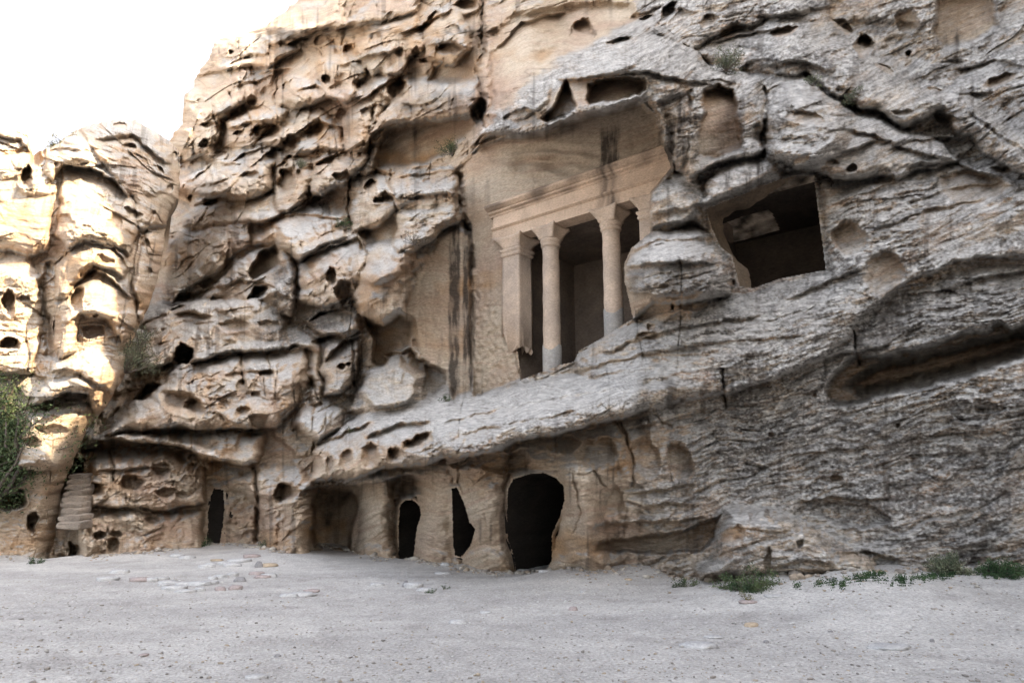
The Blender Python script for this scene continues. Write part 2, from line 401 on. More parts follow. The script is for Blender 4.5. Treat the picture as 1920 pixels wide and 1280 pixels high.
MACRO = tps([
 (60,1045,-5.6),(150,1045,-4.6),(260,1035,-3.2),(390,1020,-1.3),(480,1015,-.7),(560,1018,-.2),(660,1035,.1),(740,1050,0),(860,1055,.0),
 (960,1072,0),(1035,1072,0),(1130,1068,.1),(1290,1085,.4),(1400,1090,.7),(1500,1078,1.0),(1700,1062,1.35),(1900,1060,1.6),(2100,1070,1.9),
 (60,940,-5.2),(150,900,-3.9),(230,830,-3.0),(330,850,-2.0),(420,850,-1.0),(500,850,-.4),(600,870,.0),(700,870,-.3),
 (820,850,-.9),(930,828,-1.3),(1050,800,-1.2),(1180,770,-.7),(1320,800,.3),(1500,820,.7),(1700,850,.9),(1900,860,1.0),
 (650,775,1.0),(760,760,1.1),(880,752,1.0),(1000,730,.9),(1100,710,.8),(1250,680,.6),(1400,650,.7),(1600,620,.8),(1800,640,.6),(1920,680,.7),
 (240,740,-1.6),(300,700,-.9),(350,740,-1.0),(450,720,.1),(560,700,.8),(640,700,1.4),
 (280,600,1.2),(350,630,.6),(450,600,1.2),(560,600,1.6),(660,600,2.2),(730,600,1.5),
 (340,500,3.2),(450,500,2.4),(560,500,2.2),(680,500,1.7),(760,500,1.5),(850,480,2.3),(850,640,2.4),
 (1240,560,.7),(1240,480,.7),(1260,380,1.0),(1350,600,1.0),(1450,560,1.3),(1450,430,1.7),(1600,450,1.9),(1750,420,2.1),(1920,400,2.3),(1900,520,1.5),
 (340,400,5.0),(420,380,4.2),(540,380,3.2),(650,380,2.8),(780,380,2.4),(860,380,2.3),
 (340,260,6.5),(420,260,5.6),(540,260,4.9),(660,260,4.2),(760,260,3.2),(850,240,3.1),(950,190,1.6),(1050,150,1.1),(1150,120,1.1),(1260,150,1.5),(1380,220,2.3),(1480,230,2.6),
 (1600,260,3.4),(1750,230,4.2),(1920,200,4.8),(430,90,8.5),(520,90,7.7),(640,90,6.6),(760,90,5.6),(860,70,5.0),(1000,60,4.6),(1100,40,4.5),(1250,30,5.0),(1420,80,5.4),(1600,60,6.4),(1750,40,7.0),(1920,20,7.8),
 (560,0,9),(700,-20,8),(900,-30,6.6),(700,-300,11),(1000,-300,9.5),(1300,-300,10),(1700,-300,11.5),(2200,-300,12.5),(1000,-900,14),(1600,-900,15),(2400,-900,16),
 (2200,200,5.2),(2200,500,2.2),(2200,800,1.4),(2200,1100,2.0),(200,560,2.6),(200,400,6.2)])

MASSES = [
 ([(885,285),(900,262),(945,215),(1000,165),(1060,115),(1140,68),(1195,52),(1240,70),(1290,98),(1335,140),(1385,150),(1430,158),(1432,280),(1400,295),(1330,318),(1290,335),(1262,320),(1245,262),(1228,212),(1208,184),(1160,200),(1110,214),(1060,226),(1020,246),(976,256),(942,250),(909,264)], 1.3, 55),
 ([(1434,300),(1434,200),(1450,165),(1480,147),(1515,148),(1560,178),(1620,212),(1700,240),(1760,270),(1800,300),(1700,330),(1600,340),(1500,320)], 1.5, 60),
 ([(1300,95),(1380,60),(1440,40),(1500,35),(1560,70),(1640,115),(1700,150),(1800,200),(1700,235),(1620,205),(1560,172),(1515,140),(1440,140),(1390,145),(1340,135)], 1.3, 45),
 ([(1200,40),(1260,10),(1330,-30),(1480,-40),(1520,20),(1440,36),(1370,56),(1300,90),(1245,66)], 1.0, 35),
 ([(1740,190),(1800,150),(1870,100),(1960,80),(1960,340),(1860,300),(1780,230)], 1.4, 50),
 ([(1540,335),(1600,335),(1700,318),(1810,305),(1960,350),(1960,480),(1860,478),(1780,492),(1700,530),(1640,572),(1600,616),(1500,600),(1550,520),(1548,440)], .75, 110),
 ([(1075,690),(1090,655),(1180,605),(1330,562),(1420,545),(1550,510),(1640,500),(1640,570),(1600,618),(1540,672),(1460,704),(1355,738),(1250,740),(1150,760)], .9, 60),
 ([(590,840),(640,800),(690,762),(800,742),(960,724),(1080,700),(1200,690),(1330,700),(1350,740),(1210,770),(1080,804),(1007,818),(957,830),(920,846),(832,860),(801,869),(739,878),(690,888),(620,900),(585,902)], 1.7, 42),
 ([(1172,500),(1184,466),(1220,437),(1300,425),(1335,440),(1350,465),(1372,482),(1378,520),(1370,550),(1300,565),(1230,568),(1185,596),(1176,560)], 1.2, 55),
 ([(1218,360),(1240,335),(1300,325),(1320,345),(1322,392),(1330,430),(1300,420),(1255,428),(1218,437)], .6, 20),
 ([(1310,390),(1328,335),(1395,298),(1450,294),(1465,312),(1463,334),(1428,348),(1381,368)], .9, 20),
 ([(655,545),(675,520),(690,490),(716,465),(750,450),(775,470),(800,480),(808,470),(785,505),(755,535),(752,560),(770,592),(750,588),(722,606),(700,602),(676,600),(668,570)], 1.2, 38),
 ([(560,500),(617,459),(671,443),(690,468),(680,510),(650,560),(600,575),(560,560)], 1.2, 32),
 ([(470,455),(500,420),(540,398),(600,395),(640,405),(648,440),(610,458),(560,492),(527,470),(517,455)], 1.5, 34),
 ([(370,570),(430,512),(465,470),(517,452),(556,500),(552,598),(500,565),(440,560)], 1.1, 30),
 ([(265,640),(270,606),(300,584),(345,578),(380,562),(450,550),(520,562),(545,600),(550,650),(450,660),(350,680),(268,690)], 1.4, 42),
 ([(245,760),(300,720),(346,679),(450,658),(519,655),(576,652),(585,700),(560,760),(520,800),(430,806),(336,804),(250,812),(200,815)], 1.4, 42),
 ([(165,832),(208,812),(300,806),(400,806),(500,815),(485,872),(420,868),(350,846),(300,833),(208,830)], .9, 22),
 ([(545,800),(575,752),(620,748),(650,770),(640,800),(590,828)], 1.0, 25), ([(655,770),(668,735),(700,690),(753,670),(792,703),(794,744),(760,770),(700,775)], 1.0, 26),
 ([(600,690),(612,650),(648,630),(680,630),(672,700),(640,740),(610,735)], 1.0, 24), ([(570,605),(636,572),(672,566),(672,625),(610,632)], .9, 20), ([(480,610),(540,606),(596,632),(600,660),(540,648),(480,650)], .7, 18),
 ([(600,680),(596,640),(580,655),(585,760),(560,790),(600,750)], .4, 10),
 ([(698,255),(712,215),(742,184),(774,168),(830,160),(895,168),(893,215),(830,224),(760,228),(722,246)], 1.3, 18),
 ([(640,230),(652,200),(689,176),(727,145),(764,132),(775,165),(740,182),(710,215),(696,260),(670,300),(650,290)], 1.2, 28),
 ([(655,440),(658,340),(705,314),(737,320),(850,318),(866,360),(850,400),(780,400),(745,395),(700,430)], 1.1, 34), ([(745,470),(740,400),(800,370),(850,360),(868,410),(840,425),(808,455),(780,470)], 1.3, 30),
 ([(512,400),(515,312),(542,289),(582,286),(590,330),(575,372),(540,397)], 1.2, 22), ([(583,372),(583,305),(636,283),(680,264),(690,300),(655,330),(640,345),(600,367)], 1.2, 24),
 ([(310,362),(330,335),(392,308),(430,298),(467,280),(492,276),(515,300),(510,352),(470,372),(430,372)], 1.5, 30), ([(500,262),(545,225),(600,205),(640,235),(640,280),(580,285),(540,285)], 1.2, 26),
 ([(430,272),(425,230),(500,198),(540,210),(500,252),(470,278)], 1.1, 24), ([(315,250),(325,180),(380,140),(470,130),(480,180),(420,230),(400,292),(350,300)], 1.3, 32),
 ([(360,140),(380,90),(430,62),(520,58),(560,90),(500,130)], 1.1, 24), ([(500,58),(560,6),(640,-10),(650,50),(596,56),(543,80)], 1.1, 24), ([(520,202),(535,148),(590,146),(618,190),(560,207)], 1.0, 22),
 ([(596,188),(598,118),(660,88),(692,130),(650,192)], 1.0, 24), ([(660,90),(700,48),(780,28),(800,80),(760,132),(700,142)], 1.1, 26), ([(795,112),(800,48),(840,8),(882,58),(882,98),(850,122)], 1.3, 24), ([(640,50),(700,-10),(800,-20),(780,26),(700,44)], 1.0, 22),
 ([(300,540),(330,430),(400,402),(465,400),(470,450),(400,520),(320,565)], .9, 30), ([(345,422),(360,372),(430,366),(510,360),(540,395),(480,420),(400,424)], .9, 20),
 ([(150,1060),(150,962),(175,952),(235,950),(292,960),(380,962),(386,1040),(380,1100),(150,1100)], .5, 18), ([(168,948),(165,868),(215,852),(300,852),(380,872),(386,945),(300,955)], .5, 22), ([(430,900),(480,880),(520,870),(560,880),(590,905),(580,1060),(500,1060),(490,960)], .8, 30),
]
def main_left(y):
    return np.interp(y, [-900,-400,-120,0,28,46,56,64,72,82,100,131,161,185,208,235,262,300,420,560,640,760,860,980,1040,1200],
                        [1500,1010,690,556,524,500,470,440,415,404,399,377,362,342,344,337,318,250,205,205,190,160,100,20,10,10])

def build_main():
    ys = np.r_[np.linspace(-900, -60, 46), np.linspace(-50, 1108, 672)]
    nf = 1010
    U = np.r_[np.linspace(0, 1, nf), 1+np.cumsum(np.linspace(.004, .035, 52))]
    L = main_left(ys)+4*pn(ys/9, ys*0, 7)+6*pn(ys/26, ys*0+3, 8)*(ys > -50)
    X = L[:, None]+(1945-L[:, None])*U[None]; Y = np.repeat(ys[:, None], len(U), 1)
    X = X.astype(np.float32); Y = Y.astype(np.float32)
    S = Sheet(X, Y)
    B0 = MACRO(X, Y).astype(np.float32)
    rx, ry, rz = ray(X, Y); dot = rx*ND[0]+ry*ND[1]
    t0 = (OFF+B0)/dot
    s = ((rx*t0-P0[0])*DD[0]+(ry*t0-P0[1])*DD[1]).astype(np.float32); z = (EYE+rz*t0).astype(np.float32)
    def reg(cx, cy, rx_, ry_): return np.exp(-((X-cx)/rx_)**2-((Y-cy)/ry_)**2)
    # ---- big shelves and brows
    XY0 = (S.X, S.Y); S.X = S.X+7*pn(X/60, Y/50, 201).astype(np.float32); S.Y = S.Y+7*pn(X/55, Y/60, 202).astype(np.float32)
    for p, dome, R in MASSES: S.mass(p, dome, R)
    S.X, S.Y = XY0
    Mk = S.M
    for _ in range(2): Mk = (Mk+np.roll(Mk, 1, 0)+np.roll(Mk, -1, 0)+np.roll(Mk, 1, 1)+np.roll(Mk, -1, 1))/5
    S.B += Mk
    S.poly([(585,912),(740,888),(830,872),(1000,856),(1060,884),(1100,960),(1115,1120),(575,1120)], .55, 34, .2, .2)
    S.step([(1016,131),(1060,114),(1110,101),(1144,67),(1194,54),(1228,60),(1271,87),(1300,105),(1330,140),(1380,152),(1430,150)], 2.4, 20, 300)
    S.paint([(900,255),(945,208),(1000,160),(1060,115),(1140,68),(1195,52),(1240,70),(1290,98),(1335,140),(1240,128),(1130,133),(1065,143),(1010,210),(960,238)], 5, grey=.45, fresh=-.6, pale=-.2)
    S.paint([(912,150),(915,60),(960,20),(1090,-10),(1200,-10),(1195,40),(1140,56),(1060,100),(1000,145),(930,205)], 6, dust=-.5, grey=-.5, rose=.15)
    S.step([(1539,37),(1572,77),(1616,104),(1683,144),(1730,185),(1800,195),(1860,240),(1920,285)], 1.9, 36, 260)
    S.step([(705,255),(742,186),(774,170),(830,163),(895,170)], 1.5, 22, 140)
    for p, u_, so, re_ in [([(556,492),(617,459),(671,445),(700,472)],1.1,26,150),([(480,422),(530,402),(570,398),(640,410),(700,362),(770,366),(850,356)],1.0,24,140),([(265,608),(300,584),(345,580),(395,586),(450,570),(520,542)],1.2,26,150),
        ([(346,679),(400,668),(450,657),(519,654),(576,650)],.7,18,90),([(165,826),(208,818),(300,826),(350,840),(425,860)],.7,18,60),([(350,337),(392,307),(430,300),(490,275)],1.2,24,120),([(514,82),(543,68),(596,50),(650,40)],1.0,22,120),
        ([(596,187),(650,180),(690,176),(727,147),(764,132)],1.0,22,110),([(517,309),(542,290),(582,286),(636,282),(680,262)],1.2,24,110),([(1290,332),(1330,316),(1400,284),(1452,284),(1530,300)],1.0,26,110),([(1180,470),(1240,442),(1330,438)],.7,22,60),
        ([(1560,390),(1660,350),(1760,318),(1880,330)],.8,30,120),([(1600,610),(1700,530),(1780,492),(1940,480)],.2,40,100),([(355,170),(420,130),(500,120)],.9,20,100),([(440,230),(520,215),(600,222)],.9,20,90),([(820,420),(790,450),(740,470)][::-1],.6,20,60)]: S.step(p, u_, so, re_)
    S.poly([(697,330),(701,270),(722,246),(760,226),(830,222),(885,216),(893,235),(870,262),(840,290),(790,312),(730,318)], .9, 12, .75, .7)
    S.poly([(862,30),(903,10),(903,100),(895,162),(800,156),(812,125),(855,110),(870,95),(880,75)], .35, 8, .5, .85)
    S.poly([(915,60),(960,20),(1090,0),(1190,0),(1200,40),(1150,60),(1100,95),(1010,128),(960,170),(915,215),(912,140)], .5, 14, .85, .55, pale=.3, grey=-.5)
    S.crack([(902,-20),(905,78),(897,140),(908,235)], 7, 1.3)
    S.bowl(897, 215, 14, 30, 0, 1.2, .1)
    # canopy over the temple with its two hollows
    S.ledge([(885,268),(909,247),(942,242),(976,250),(1020,243),(1060,219),(1110,208),(1160,196),(1208,182)], .25, 22, 8, 1.4, .1)
    S.poly([(1012,222),(1036,200),(1052,160),(1060,146),(1072,166),(1084,200),(1062,222),(1030,236)], 1.5, 7, .2, .8)
    S.poly([(1100,158),(1122,147),(1165,143),(1210,146),(1216,168),(1200,182),(1170,190),(1130,196),(1108,203),(1098,190)], 1.2, 8, .8, .9)
    S.ledge([(885,270),(909,249),(942,244),(976,252),(1020,245),(1060,221),(1110,210),(1160,198),(1208,184)], .45, 26, 8, 1.3, .1)
    S.ledge([(1048,150),(1100,143),(1160,135),(1215,132),(1280,146),(1330,156)], .35, 16, 6, 1.2, .1)
    S.bulge(990, 190, 55, 26, -38, .6)
    S.bowl(975, 220, 38, 16, -12, .35, .4)
    S.bulge(1130, 120, 90, 26, -14, .45); S.bulge(1240, 130, 60, 40, 20, .35)
    S.bowl(1164, 79, 30, 10, -18, .7, .5); S.bowl(1093, 54, 20, 21, 0, .9, .7); S.bowl(1255, 22, 25, 11, -52, 1.5, .1); S.bowl(1211, 34, 13, 5, -10, .5, .1)
    S.poly([(1230,190),(1262,175),(1300,165),(1308,200),(1298,240),(1296,300),(1282,335),(1262,330),(1248,275)], .5, 12, .2, .3)
    S.poly([(1314,166),(1345,158),(1378,166),(1386,215),(1399,252),(1390,285),(1350,300),(1300,300),(1306,240),(1317,205)], 1.25, 9, .9, .95)
    S.ledge([(1300,150),(1345,148),(1385,158)], .2, 14, 5, 1.2)
    S.bulge(1410, 230, 26, 80, 0, .45)
    S.bulge(1278, 250, 16, 80, 4, .3)
    S.bulge(1510, 225, 90, 90, 20, 1.3); S.ledge([(1640,262),(1560,290),(1480,318),(1440,300)][::-1], .5, 26); S.ledge([(1436,165),(1480,146),(1520,148),(1582,198)], .1, 20, 5, .4)
    S.poly([(1385,128),(1410,106),(1455,110),(1475,128),(1440,150),(1400,152)], .5, 9, .3, .3)
    S.poly([(640,790),(700,700),(860,745),(1000,722),(1090,690),(1220,655),(1330,650),(1345,700),(1260,740),(1150,765),(1010,800),(860,828),(740,850)], 0, 30, .05, .55)
    # ---- hollows, upper left
    for a in [(497,249,30,19,-10,.8),(544,272,17,24,20,.9),(591,243,22,17,-35,.6),(534,342,18,34,12,1.1),(447,249,8,7,0,.3),(537,165,8,9,0,.5),(470,188,10,12,0,.35),
              (430,97,5,4,0,.3),(463,111,5,4,0,.3),(581,373,24,14,-15,.45),(657,100,16,20,0,.6),(660,50,13,6,-30,.5),(779,98,8,12,0,.8),(749,99,9,13,0,.5),(810,38,24,10,-35,.6),
              (848,55,13,11,0,.3),(845,92,28,11,-5,.6),(801,113,16,5,-8,.6),(747,171,26,22,-35,1.0),(694,348,13,15,20,.6),(720,374,22,9,0,.35),(875,10,22,16,0,.8),
              (505,238,8,6,0,.3),(612,150,12,9,0,.3),(640,215,12,12,0,.4),(600,78,10,14,20,.3),(560,100,12,10,-20,.35),(700,70,11,8,-20,.4),(730,30,10,7,-20,.35),(520,130,9,14,10,.3),
              (390,235,14,8,0,.4),(375,190,8,10,0,.3),(410,290,16,8,-10,.35),(385,270,8,8,0,.3),(470,330,20,8,-10,.35),(640,330,18,10,-20,.4),(668,290,14,12,0,.4),(615,300,20,7,-20,.3),
              (400,380,14,7,0,.35),(440,392,16,7,0,.3),(360,372,10,7,0,.3),(500,362,10,12,0,.4),(560,330,8,12,0,.35),(690,215,14,16,20,.5),(672,160,10,12,0,.35)]: S.bowl(*a)
    for p, d, f in [([(514,82),(543,70),(596,53)],.35,22),([(486,134),(505,130),(546,124)],.3,20),([(596,187),(630,182),(648,200)],.35,22),([(652,202),(689,178),(727,147),(764,134)],.55,36),
                    ([(433,300),(467,281),(492,277)],.45,24),([(517,309),(542,290),(582,288)],.6,34),([(583,303),(636,284),(680,264)],.45,30),([(549,397),(592,369),(642,347)],.45,32),
                    ([(661,331),(705,315),(735,322)],.55,32),([(699,365),(724,357),(744,372)],.4,22),([(767,372),(805,362),(850,359)],.3,20),([(358,337),(392,309),(428,303)],.5,24),
                    ([(374,347),(424,334)],.25,14),([(362,384),(392,369),(430,366)],.4,20),([(440,160),(480,150),(530,130)],.25,18),([(400,210),(450,195),(500,200)],.3,18),
                    ([(430,235),(500,222),(530,225)],.4,20),([(560,165),(590,158),(610,170)],.3,18),([(420,120),(470,100),(500,98)],.25,16),([(640,120),(700,100),(740,90)],.3,24),
                    ([(560,245),(600,225),(640,240)],.4,24),([(345,300),(380,292),(410,300)],.3,16),([(760,60),(800,40),(850,15)],.5,30),([(800,85),(850,75),(878,88)],.4,20),
                    ([(750,330),(800,320),(850,318)],.25,20),([(480,420),(530,402),(570,398),(640,410)],.25,26),([(820,420),(860,400)],.3,22)]: S.ledge(p, d*1.3, f)
    S.bulge(557, 178, 30, 20, -5, .45); S.bulge(620, 200, 26, 16, 0, .3); S.bulge(705, 290, 10, 30, 0, .2)
    S.crack([(733,320),(736,360),(745,395)], 3, .45); S.crack([(655,330),(652,380),(660,440)], 4, .7); S.crack([(520,150),(515,190),(522,240)], 3, .4); S.crack([(700,200),(694,240),(690,300),(672,330)], 5, .8)
    S.crack([(400,200),(408,240),(402,262)], 3, .4)
    S.crack([(862,330),(858,370),(866,410),(875,432)], 7, 1.0)
    # ---- middle left
    S.poly([(464,512),(467,494),(487,472),(517,457),(525,474),(527,497),(504,516),(470,530)], 1.5, 8, .75, .7)
    S.poly([(462,562),(470,545),(478,535),(505,536),(508,545),(500,556),(482,563)], 1.5, 6, .3, .8)
    S.poly([(318,678),(326,662),(340,641),(352,645),(363,650),(362,668),(352,682)], 2.2, 6, .2, .8)
    S.poly([(249,749),(262,728),(290,716),(304,720),(296,738),(275,750)], 1.0, 6, .6, .7)
    S.poly([(272,640),(300,610),(345,597),(380,600),(378,640),(365,680),(320,690),(268,680)], .35, 12, .3, .2)
    S.bowl(338, 755, 46, 22, 18, .55); S.bowl(366, 765, 20, 18, 0, .5); S.bowl(262, 694, 9, 26, 0, .5)
    for a in [(181,919,18,15,0,.4),(249,909,24,19,0,.45),(302,882,19,17,0,.35),(312,925,22,12,0,.3),(453,727,12,16,0,.35),(285,974,16,9,0,.3),(212,1024,15,18,0,.35),(215,1000,14,9,0,.25),
              (185,1003,11,9,0,.2),(134,1035,9,18,0,.45),(76,1010,15,13,0,.4),(390,530,20,8,-20,.35),(330,580,22,7,-20,.4),(440,610,30,14,0,.3),(350,560,14,7,-20,.3),
              (645,547,20,24,0,.9),(620,520,12,18,0,.4),(640,689,9,7,0,1.0),(652,684,5,6,0,.7),(600,640,18,8,-10,.4),(500,700,14,10,0,.25),(455,770,16,10,0,.25),
              (695,855,19,24,0,.5),(743,853,19,17,0,.6),(786,828,30,14,-20,.7),(596,874,9,20,0,.25),(616,871,10,20,0,.25),(534,925,26,20,-20,.8),(650,860,14,20,0,.25),
              (480,740,10,8,0,.2),(420,930,0.1+10,12,0,.15),(340,930,14,10,0,.25),(500,540,1+14,6,0,.2),(505,610,22,10,0,.25),(575,700,12,14,0,.3),(560,735,10,16,0,.25)]: S.bowl(*a)
    S.poly([(463,775),(500,776),(506,772),(500,795),(492,805),(470,800)], .45, 5, .7, .8)
    S.poly([(667,737),(700,690),(753,672),(790,705),(790,742),(768,762),(700,774)], -.75, 14, .5, .5, pale=.4)
    S.poly([(676,590),(700,602),(722,607),(750,588),(770,600),(776,620),(768,650),(748,662),(715,692),(700,684),(694,640)], 1.3, 8, .7, .8)
    S.poly([(793,682),(820,680),(823,690),(835,700),(838,722),(812,742),(793,738)], .5, 5, .6, .8)
    S.bulge(716, 492, 66, 38, -25, 1.5); S.bulge(722, 548, 56, 56, -40, 1.5)
    for p, d, f in [([(564,490),(617,459),(671,445),(690,470)],.6,34),([(570,600),(636,572),(670,566)],.6,22),([(597,630),(660,617)],.4,16),([(609,673),(648,634),(678,628)],.6,24),
                    ([(480,659),(546,655),(576,650)],.25,14),([(734,662),(765,650),(792,672),(824,684)],.7,18),([(542,775),(574,753),(620,750)],.2,16),([(589,832),(652,806),(694,790)],.35,14),
                    ([(687,816),(753,790),(800,788)],.3,18),([(346,679),(400,668),(450,658),(519,655)],.3,16),([(265,606),(300,586),(345,582),(395,588)],.4,30),([(300,560),(380,540),(450,522),(505,528)],.3,22),
                    ([(165,826),(208,820),(300,828),(350,842),(425,862)],.6,26),([(150,958),(175,952),(235,950),(292,960)],.25,12),([(269,806),(336,794),(372,801)],.25,12),([(400,860),(470,870)],.3,16),
                    ([(560,916),(600,908),(661,906),(720,897),(757,887),(785,892)],.5,20),([(480,560),(520,548),(560,560)],.2,16),([(300,640),(320,620)],.2,14),([(400,770),(440,790),(480,800)],.2,14),
                    ([(420,700),(470,690),(520,692)],.15,12),([(180,880),(260,872),(330,880)],.2,14),([(640,735),(670,742)],.3,12),([(590,770),(640,745)],.15,12)]: S.ledge(p, d*1.2, f)
    for p, w, d in [([(449,660),(452,690),(455,720)],3,.4),([(500,655),(502,700)],2.5,.25),([(574,655),(578,700),(600,760)],3,.4),([(548,720),(552,770)],2.5,.25),([(210,840),(212,900)],3,.35),
                    ([(478,880),(484,940),(480,1010)],6,.8),([(587,830),(590,870)],3,.4),([(430,455),(425,500)],3,.35),([(558,560),(556,600)],2,.25),([(660,640),(662,720)],4,.4)]: S.crack(p, w, d)
    # stair channel
    m = S.box(100, 160, 850, 990)
    d = S.sd([(106,988),(110,930),(122,893),(138,858),(156,858),(151,930),(149,988)], m)
    S.B[m] += ss(d/4)*(.2+.115*np.clip((985-S.Y[m])/14, 0, 12)); S.calm[m] = np.maximum(S.calm[m], ss(d/4))
    S.crack([(158,846),(200,795),(240,745),(250,705)], 10, .5)
    # ---- lower caves
    S.ledge([(739,873),(801,864),(832,855),(920,842),(957,826),(1007,814),(1080,800),(1140,782),(1210,766)], .95, 66, 10, .7, .45)
    S.ledge([(560,932),(600,915),(661,910)], .2, 24, 6, .2)
    S.poly([(582,1030),(583,935),(592,919),(650,916),(668,925),(679,948),(662,985),(655,1035)], 1.15, 8, .5, .8)
    S.poly([(735,935),(749,932),(752,1060),(735,1060)], .35, 4, .2, .8)
    S.poly([(726,900),(790,894),(794,928),(726,932)], .25, 4, .2, .85)
    S.poly([(832,868),(900,850),(985,842),(1002,862),(990,884),(940,890),(900,880),(850,880)], .5, 10, .3, .7, dark=.12)
    S.pillar(703, 900, 1060, 36, .75, -6); S.pillar(818, 890, 1075, 40, .8, 4); S.pillar(903, 850, 1085, 56, .95, 20); S.pillar(1092, 880, 1085, 52, .8, -16); S.pillar(560, 910, 1040, 34, .6, 0); S.bulge(915, 1055, 62, 30, 0, .35); S.bulge(700, 1045, 50, 28, 0, .25); S.bulge(815, 1050, 50, 24, 0, .2)
    S.bulge(1085, 960, 40, 120, 0, .30); S.bulge(1100, 1055, 70, 22, -5, .3)
    S.crack([(1070,880),(1085,930),(1090,960),(1075,1000)], 4, .2); S.crack([(1165,790),(1180,840),(1190,870),(1184,910)], 3, .35); S.crack([(1150,780),(1175,830)], 2.5, .3); S.crack([(1190,785),(1230,780),(1260,800)], 3, .2)
    S.crack([(1110,880),(1135,910)], 3, .25); S.crack([(1255,850),(1262,900)], 3, .3)
    S.bowl(1275, 866, 26, 40, -12, .5, .6); S.bowl(1120, 850, 40, 30, 0, .3, .5); S.bowl(1205, 860, 34, 40, 0, .35, .5); S.bowl(1060, 835, 30, 18, 0, .3, .5); S.bowl(1150, 940, 26, 30, 0, .2, .4)
    for p, d in [([(1190,925),(1240,915),(1290,905)],.2),([(1200,950),(1250,940),(1300,945)],.18),([(1115,985),(1180,975),(1260,975),(1320,965)],.25)]: S.ledge(p, d, 14, 4)
    S.poly([(1116,1024),(1122,1012),(1150,1008),(1211,1002),(1280,992),(1352,962),(1340,1010),(1318,1036),(1250,1040),(1160,1038),(1120,1034)], .9, 8, .4, .8)
    # mound
    S.poly([(1292,1100),(1300,1075),(1330,1040),(1345,985),(1352,945),(1420,944),(1470,955),(1520,975),(1570,1010),(1640,1040),(1680,1100)], -2.2, 34, .1, .35, pale=.3)
    S.ledge([(1352,965),(1400,972),(1440,968),(1500,985)], .15, 20, 6, .3); S.bowl(1375, 1005, 26, 20, -30, .15); S.bowl(1362, 1042, 14, 9, 0, .25); S.bowl(1502, 1019, 7, 8, 0, .3, .2)
    S.ledge([(1440,1060),(1500,1050),(1560,1052)], .2, 14, 5); S.ledge([(1560,1035),(1620,1030),(1680,1045)], .25, 14, 5); S.bowl(1597, 1046, 22, 12, 0, .3); S.bowl(1440, 1050, 8, 28, 10, .2)
    S.bowl(1590, 965, 80, 24, 8, .3, .0, .3, .4); S.ledge([(1500,938),(1560,930),(1660,934)], .22, 14, 4); S.ledge([(1480,850),(1560,842),(1640,835)], .15, 10, 4)
    # ---- right-hand side
    S.poly([(1546,744),(1541,726),(1559,697),(1582,677),(1602,658),(1650,661),(1733,643),(1801,619),(1851,611),(1871,598),(1895,608),(1945,600),(2100,560),(2100,620),(1945,668),(1885,689),(1817,712),(1750,729),(1666,746),(1616,760),(1569,768),(1549,760)], 1.9, 16, .65, .85)
    S.poly([(1570,725),(1610,690),(1660,672),(1740,655),(1830,630),(1960,608),(1960,655),(1880,680),(1800,705),(1740,720),(1660,738),(1600,745)], 2.2, 26, .9, .9)
    for a in [(1597,317,13,9,0,.8),(1590,447,36,33,0,.5),(1681,800,6,5,0,.35),(1445,815,5,5,0,.3),(1527,740,5,5,0,.3),(1569,897,15,9,0,.25),(1656,514,38,48,25,.3),(1820,352,66,36,5,.5),
              (1515,222,38,13,8,.3),(1240,462,10,4,0,.2),(1222,612,9,7,0,.25),(1305,575,26,9,-8,.5),(1262,572,5,9,0,.4),(1216,630,22,10,0,.4),(1372,530,8,9,30,.5),(1619,88,16,24,0,1.3),(1707,101,9,8,0,.9),
              (1580,50,26,12,30,.5),(1660,130,20,8,30,.4),(1700,40,24,26,0,.4),(1880,150,30,12,-20,.3),(1770,222,26,9,5,.3),(1690,210,22,7,10,.25),(1470,60,30,10,-10,.4),(1370,60,24,14,-30,.4),(1330,40,20,12,-20,.4),
              (1500,300,20,8,-15,.3),(1560,305,16,8,0,.25),(1660,340,20,8,-20,.2),(1880,320,22,9,0,.25)]: S.bowl(*a)
    S.poly([(1750,-30),(1862,-30),(1874,50),(1852,72),(1800,90),(1765,96),(1746,60)], 1.0, 12, .8, .8)
    S.poly([(1545,70),(1600,95),(1690,140),(1740,120),(1740,40),(1600,30)], .5, 14, .2, 0)
    for p, d, f in [([(1683,266),(1757,255),(1806,258)],.3,16),([(1743,512),(1783,487),(1860,478),(1920,484)],.15,18),([(1767,543),(1830,520),(1920,506)],.3,16),([(1357,738),(1461,700),(1549,667),(1600,656),(1660,644)],.35,16),
                    ([(1357,764),(1440,748),(1540,725)],.15,10),([(1300,640),(1400,634),(1500,628)],.12,10),([(1130,660),(1200,632),(1300,606),(1420,590)],.2,14),([(1080,690),(1200,662),(1330,640)],.15,12),
                    ([(1310,384),(1380,362),(1440,338)],.3,16),([(1320,330),(1400,296),(1440,292),(1462,300)],.0,20),([(1700,380),(1780,350),(1880,340)],.15,14),([(1420,30),(1480,20),(1560,10)],.3,20),
                    ([(1290,300),(1380,280),(1480,255)],.1,14),([(1560,380),(1660,345),(1760,300)],.15,16),([(1640,430),(1740,390),(1850,370)],.15,16),([(1180,470),(1240,448),(1330,445)],.2,14),([(1175,500),(1240,488),(1340,490)],.35,26),
                    ([(1218,400),(1300,385)],.15,9),([(1225,425),(1260,413),(1300,412)],.3,9),([(1800,130),(1860,110),(1920,120)],.4,20),([(1730,160),(1800,175),(1860,170)],.3,18),([(1200,800),(1230,790)],.1,10),
                    ([(830,790),(930,765),(1060,740),(1150,728)],.12,10),([(860,812),(960,790),(1080,768)],.12,8),([(960,740),(1060,715),(1180,690)],.1,8)]: S.ledge(p, d*1.2, f)
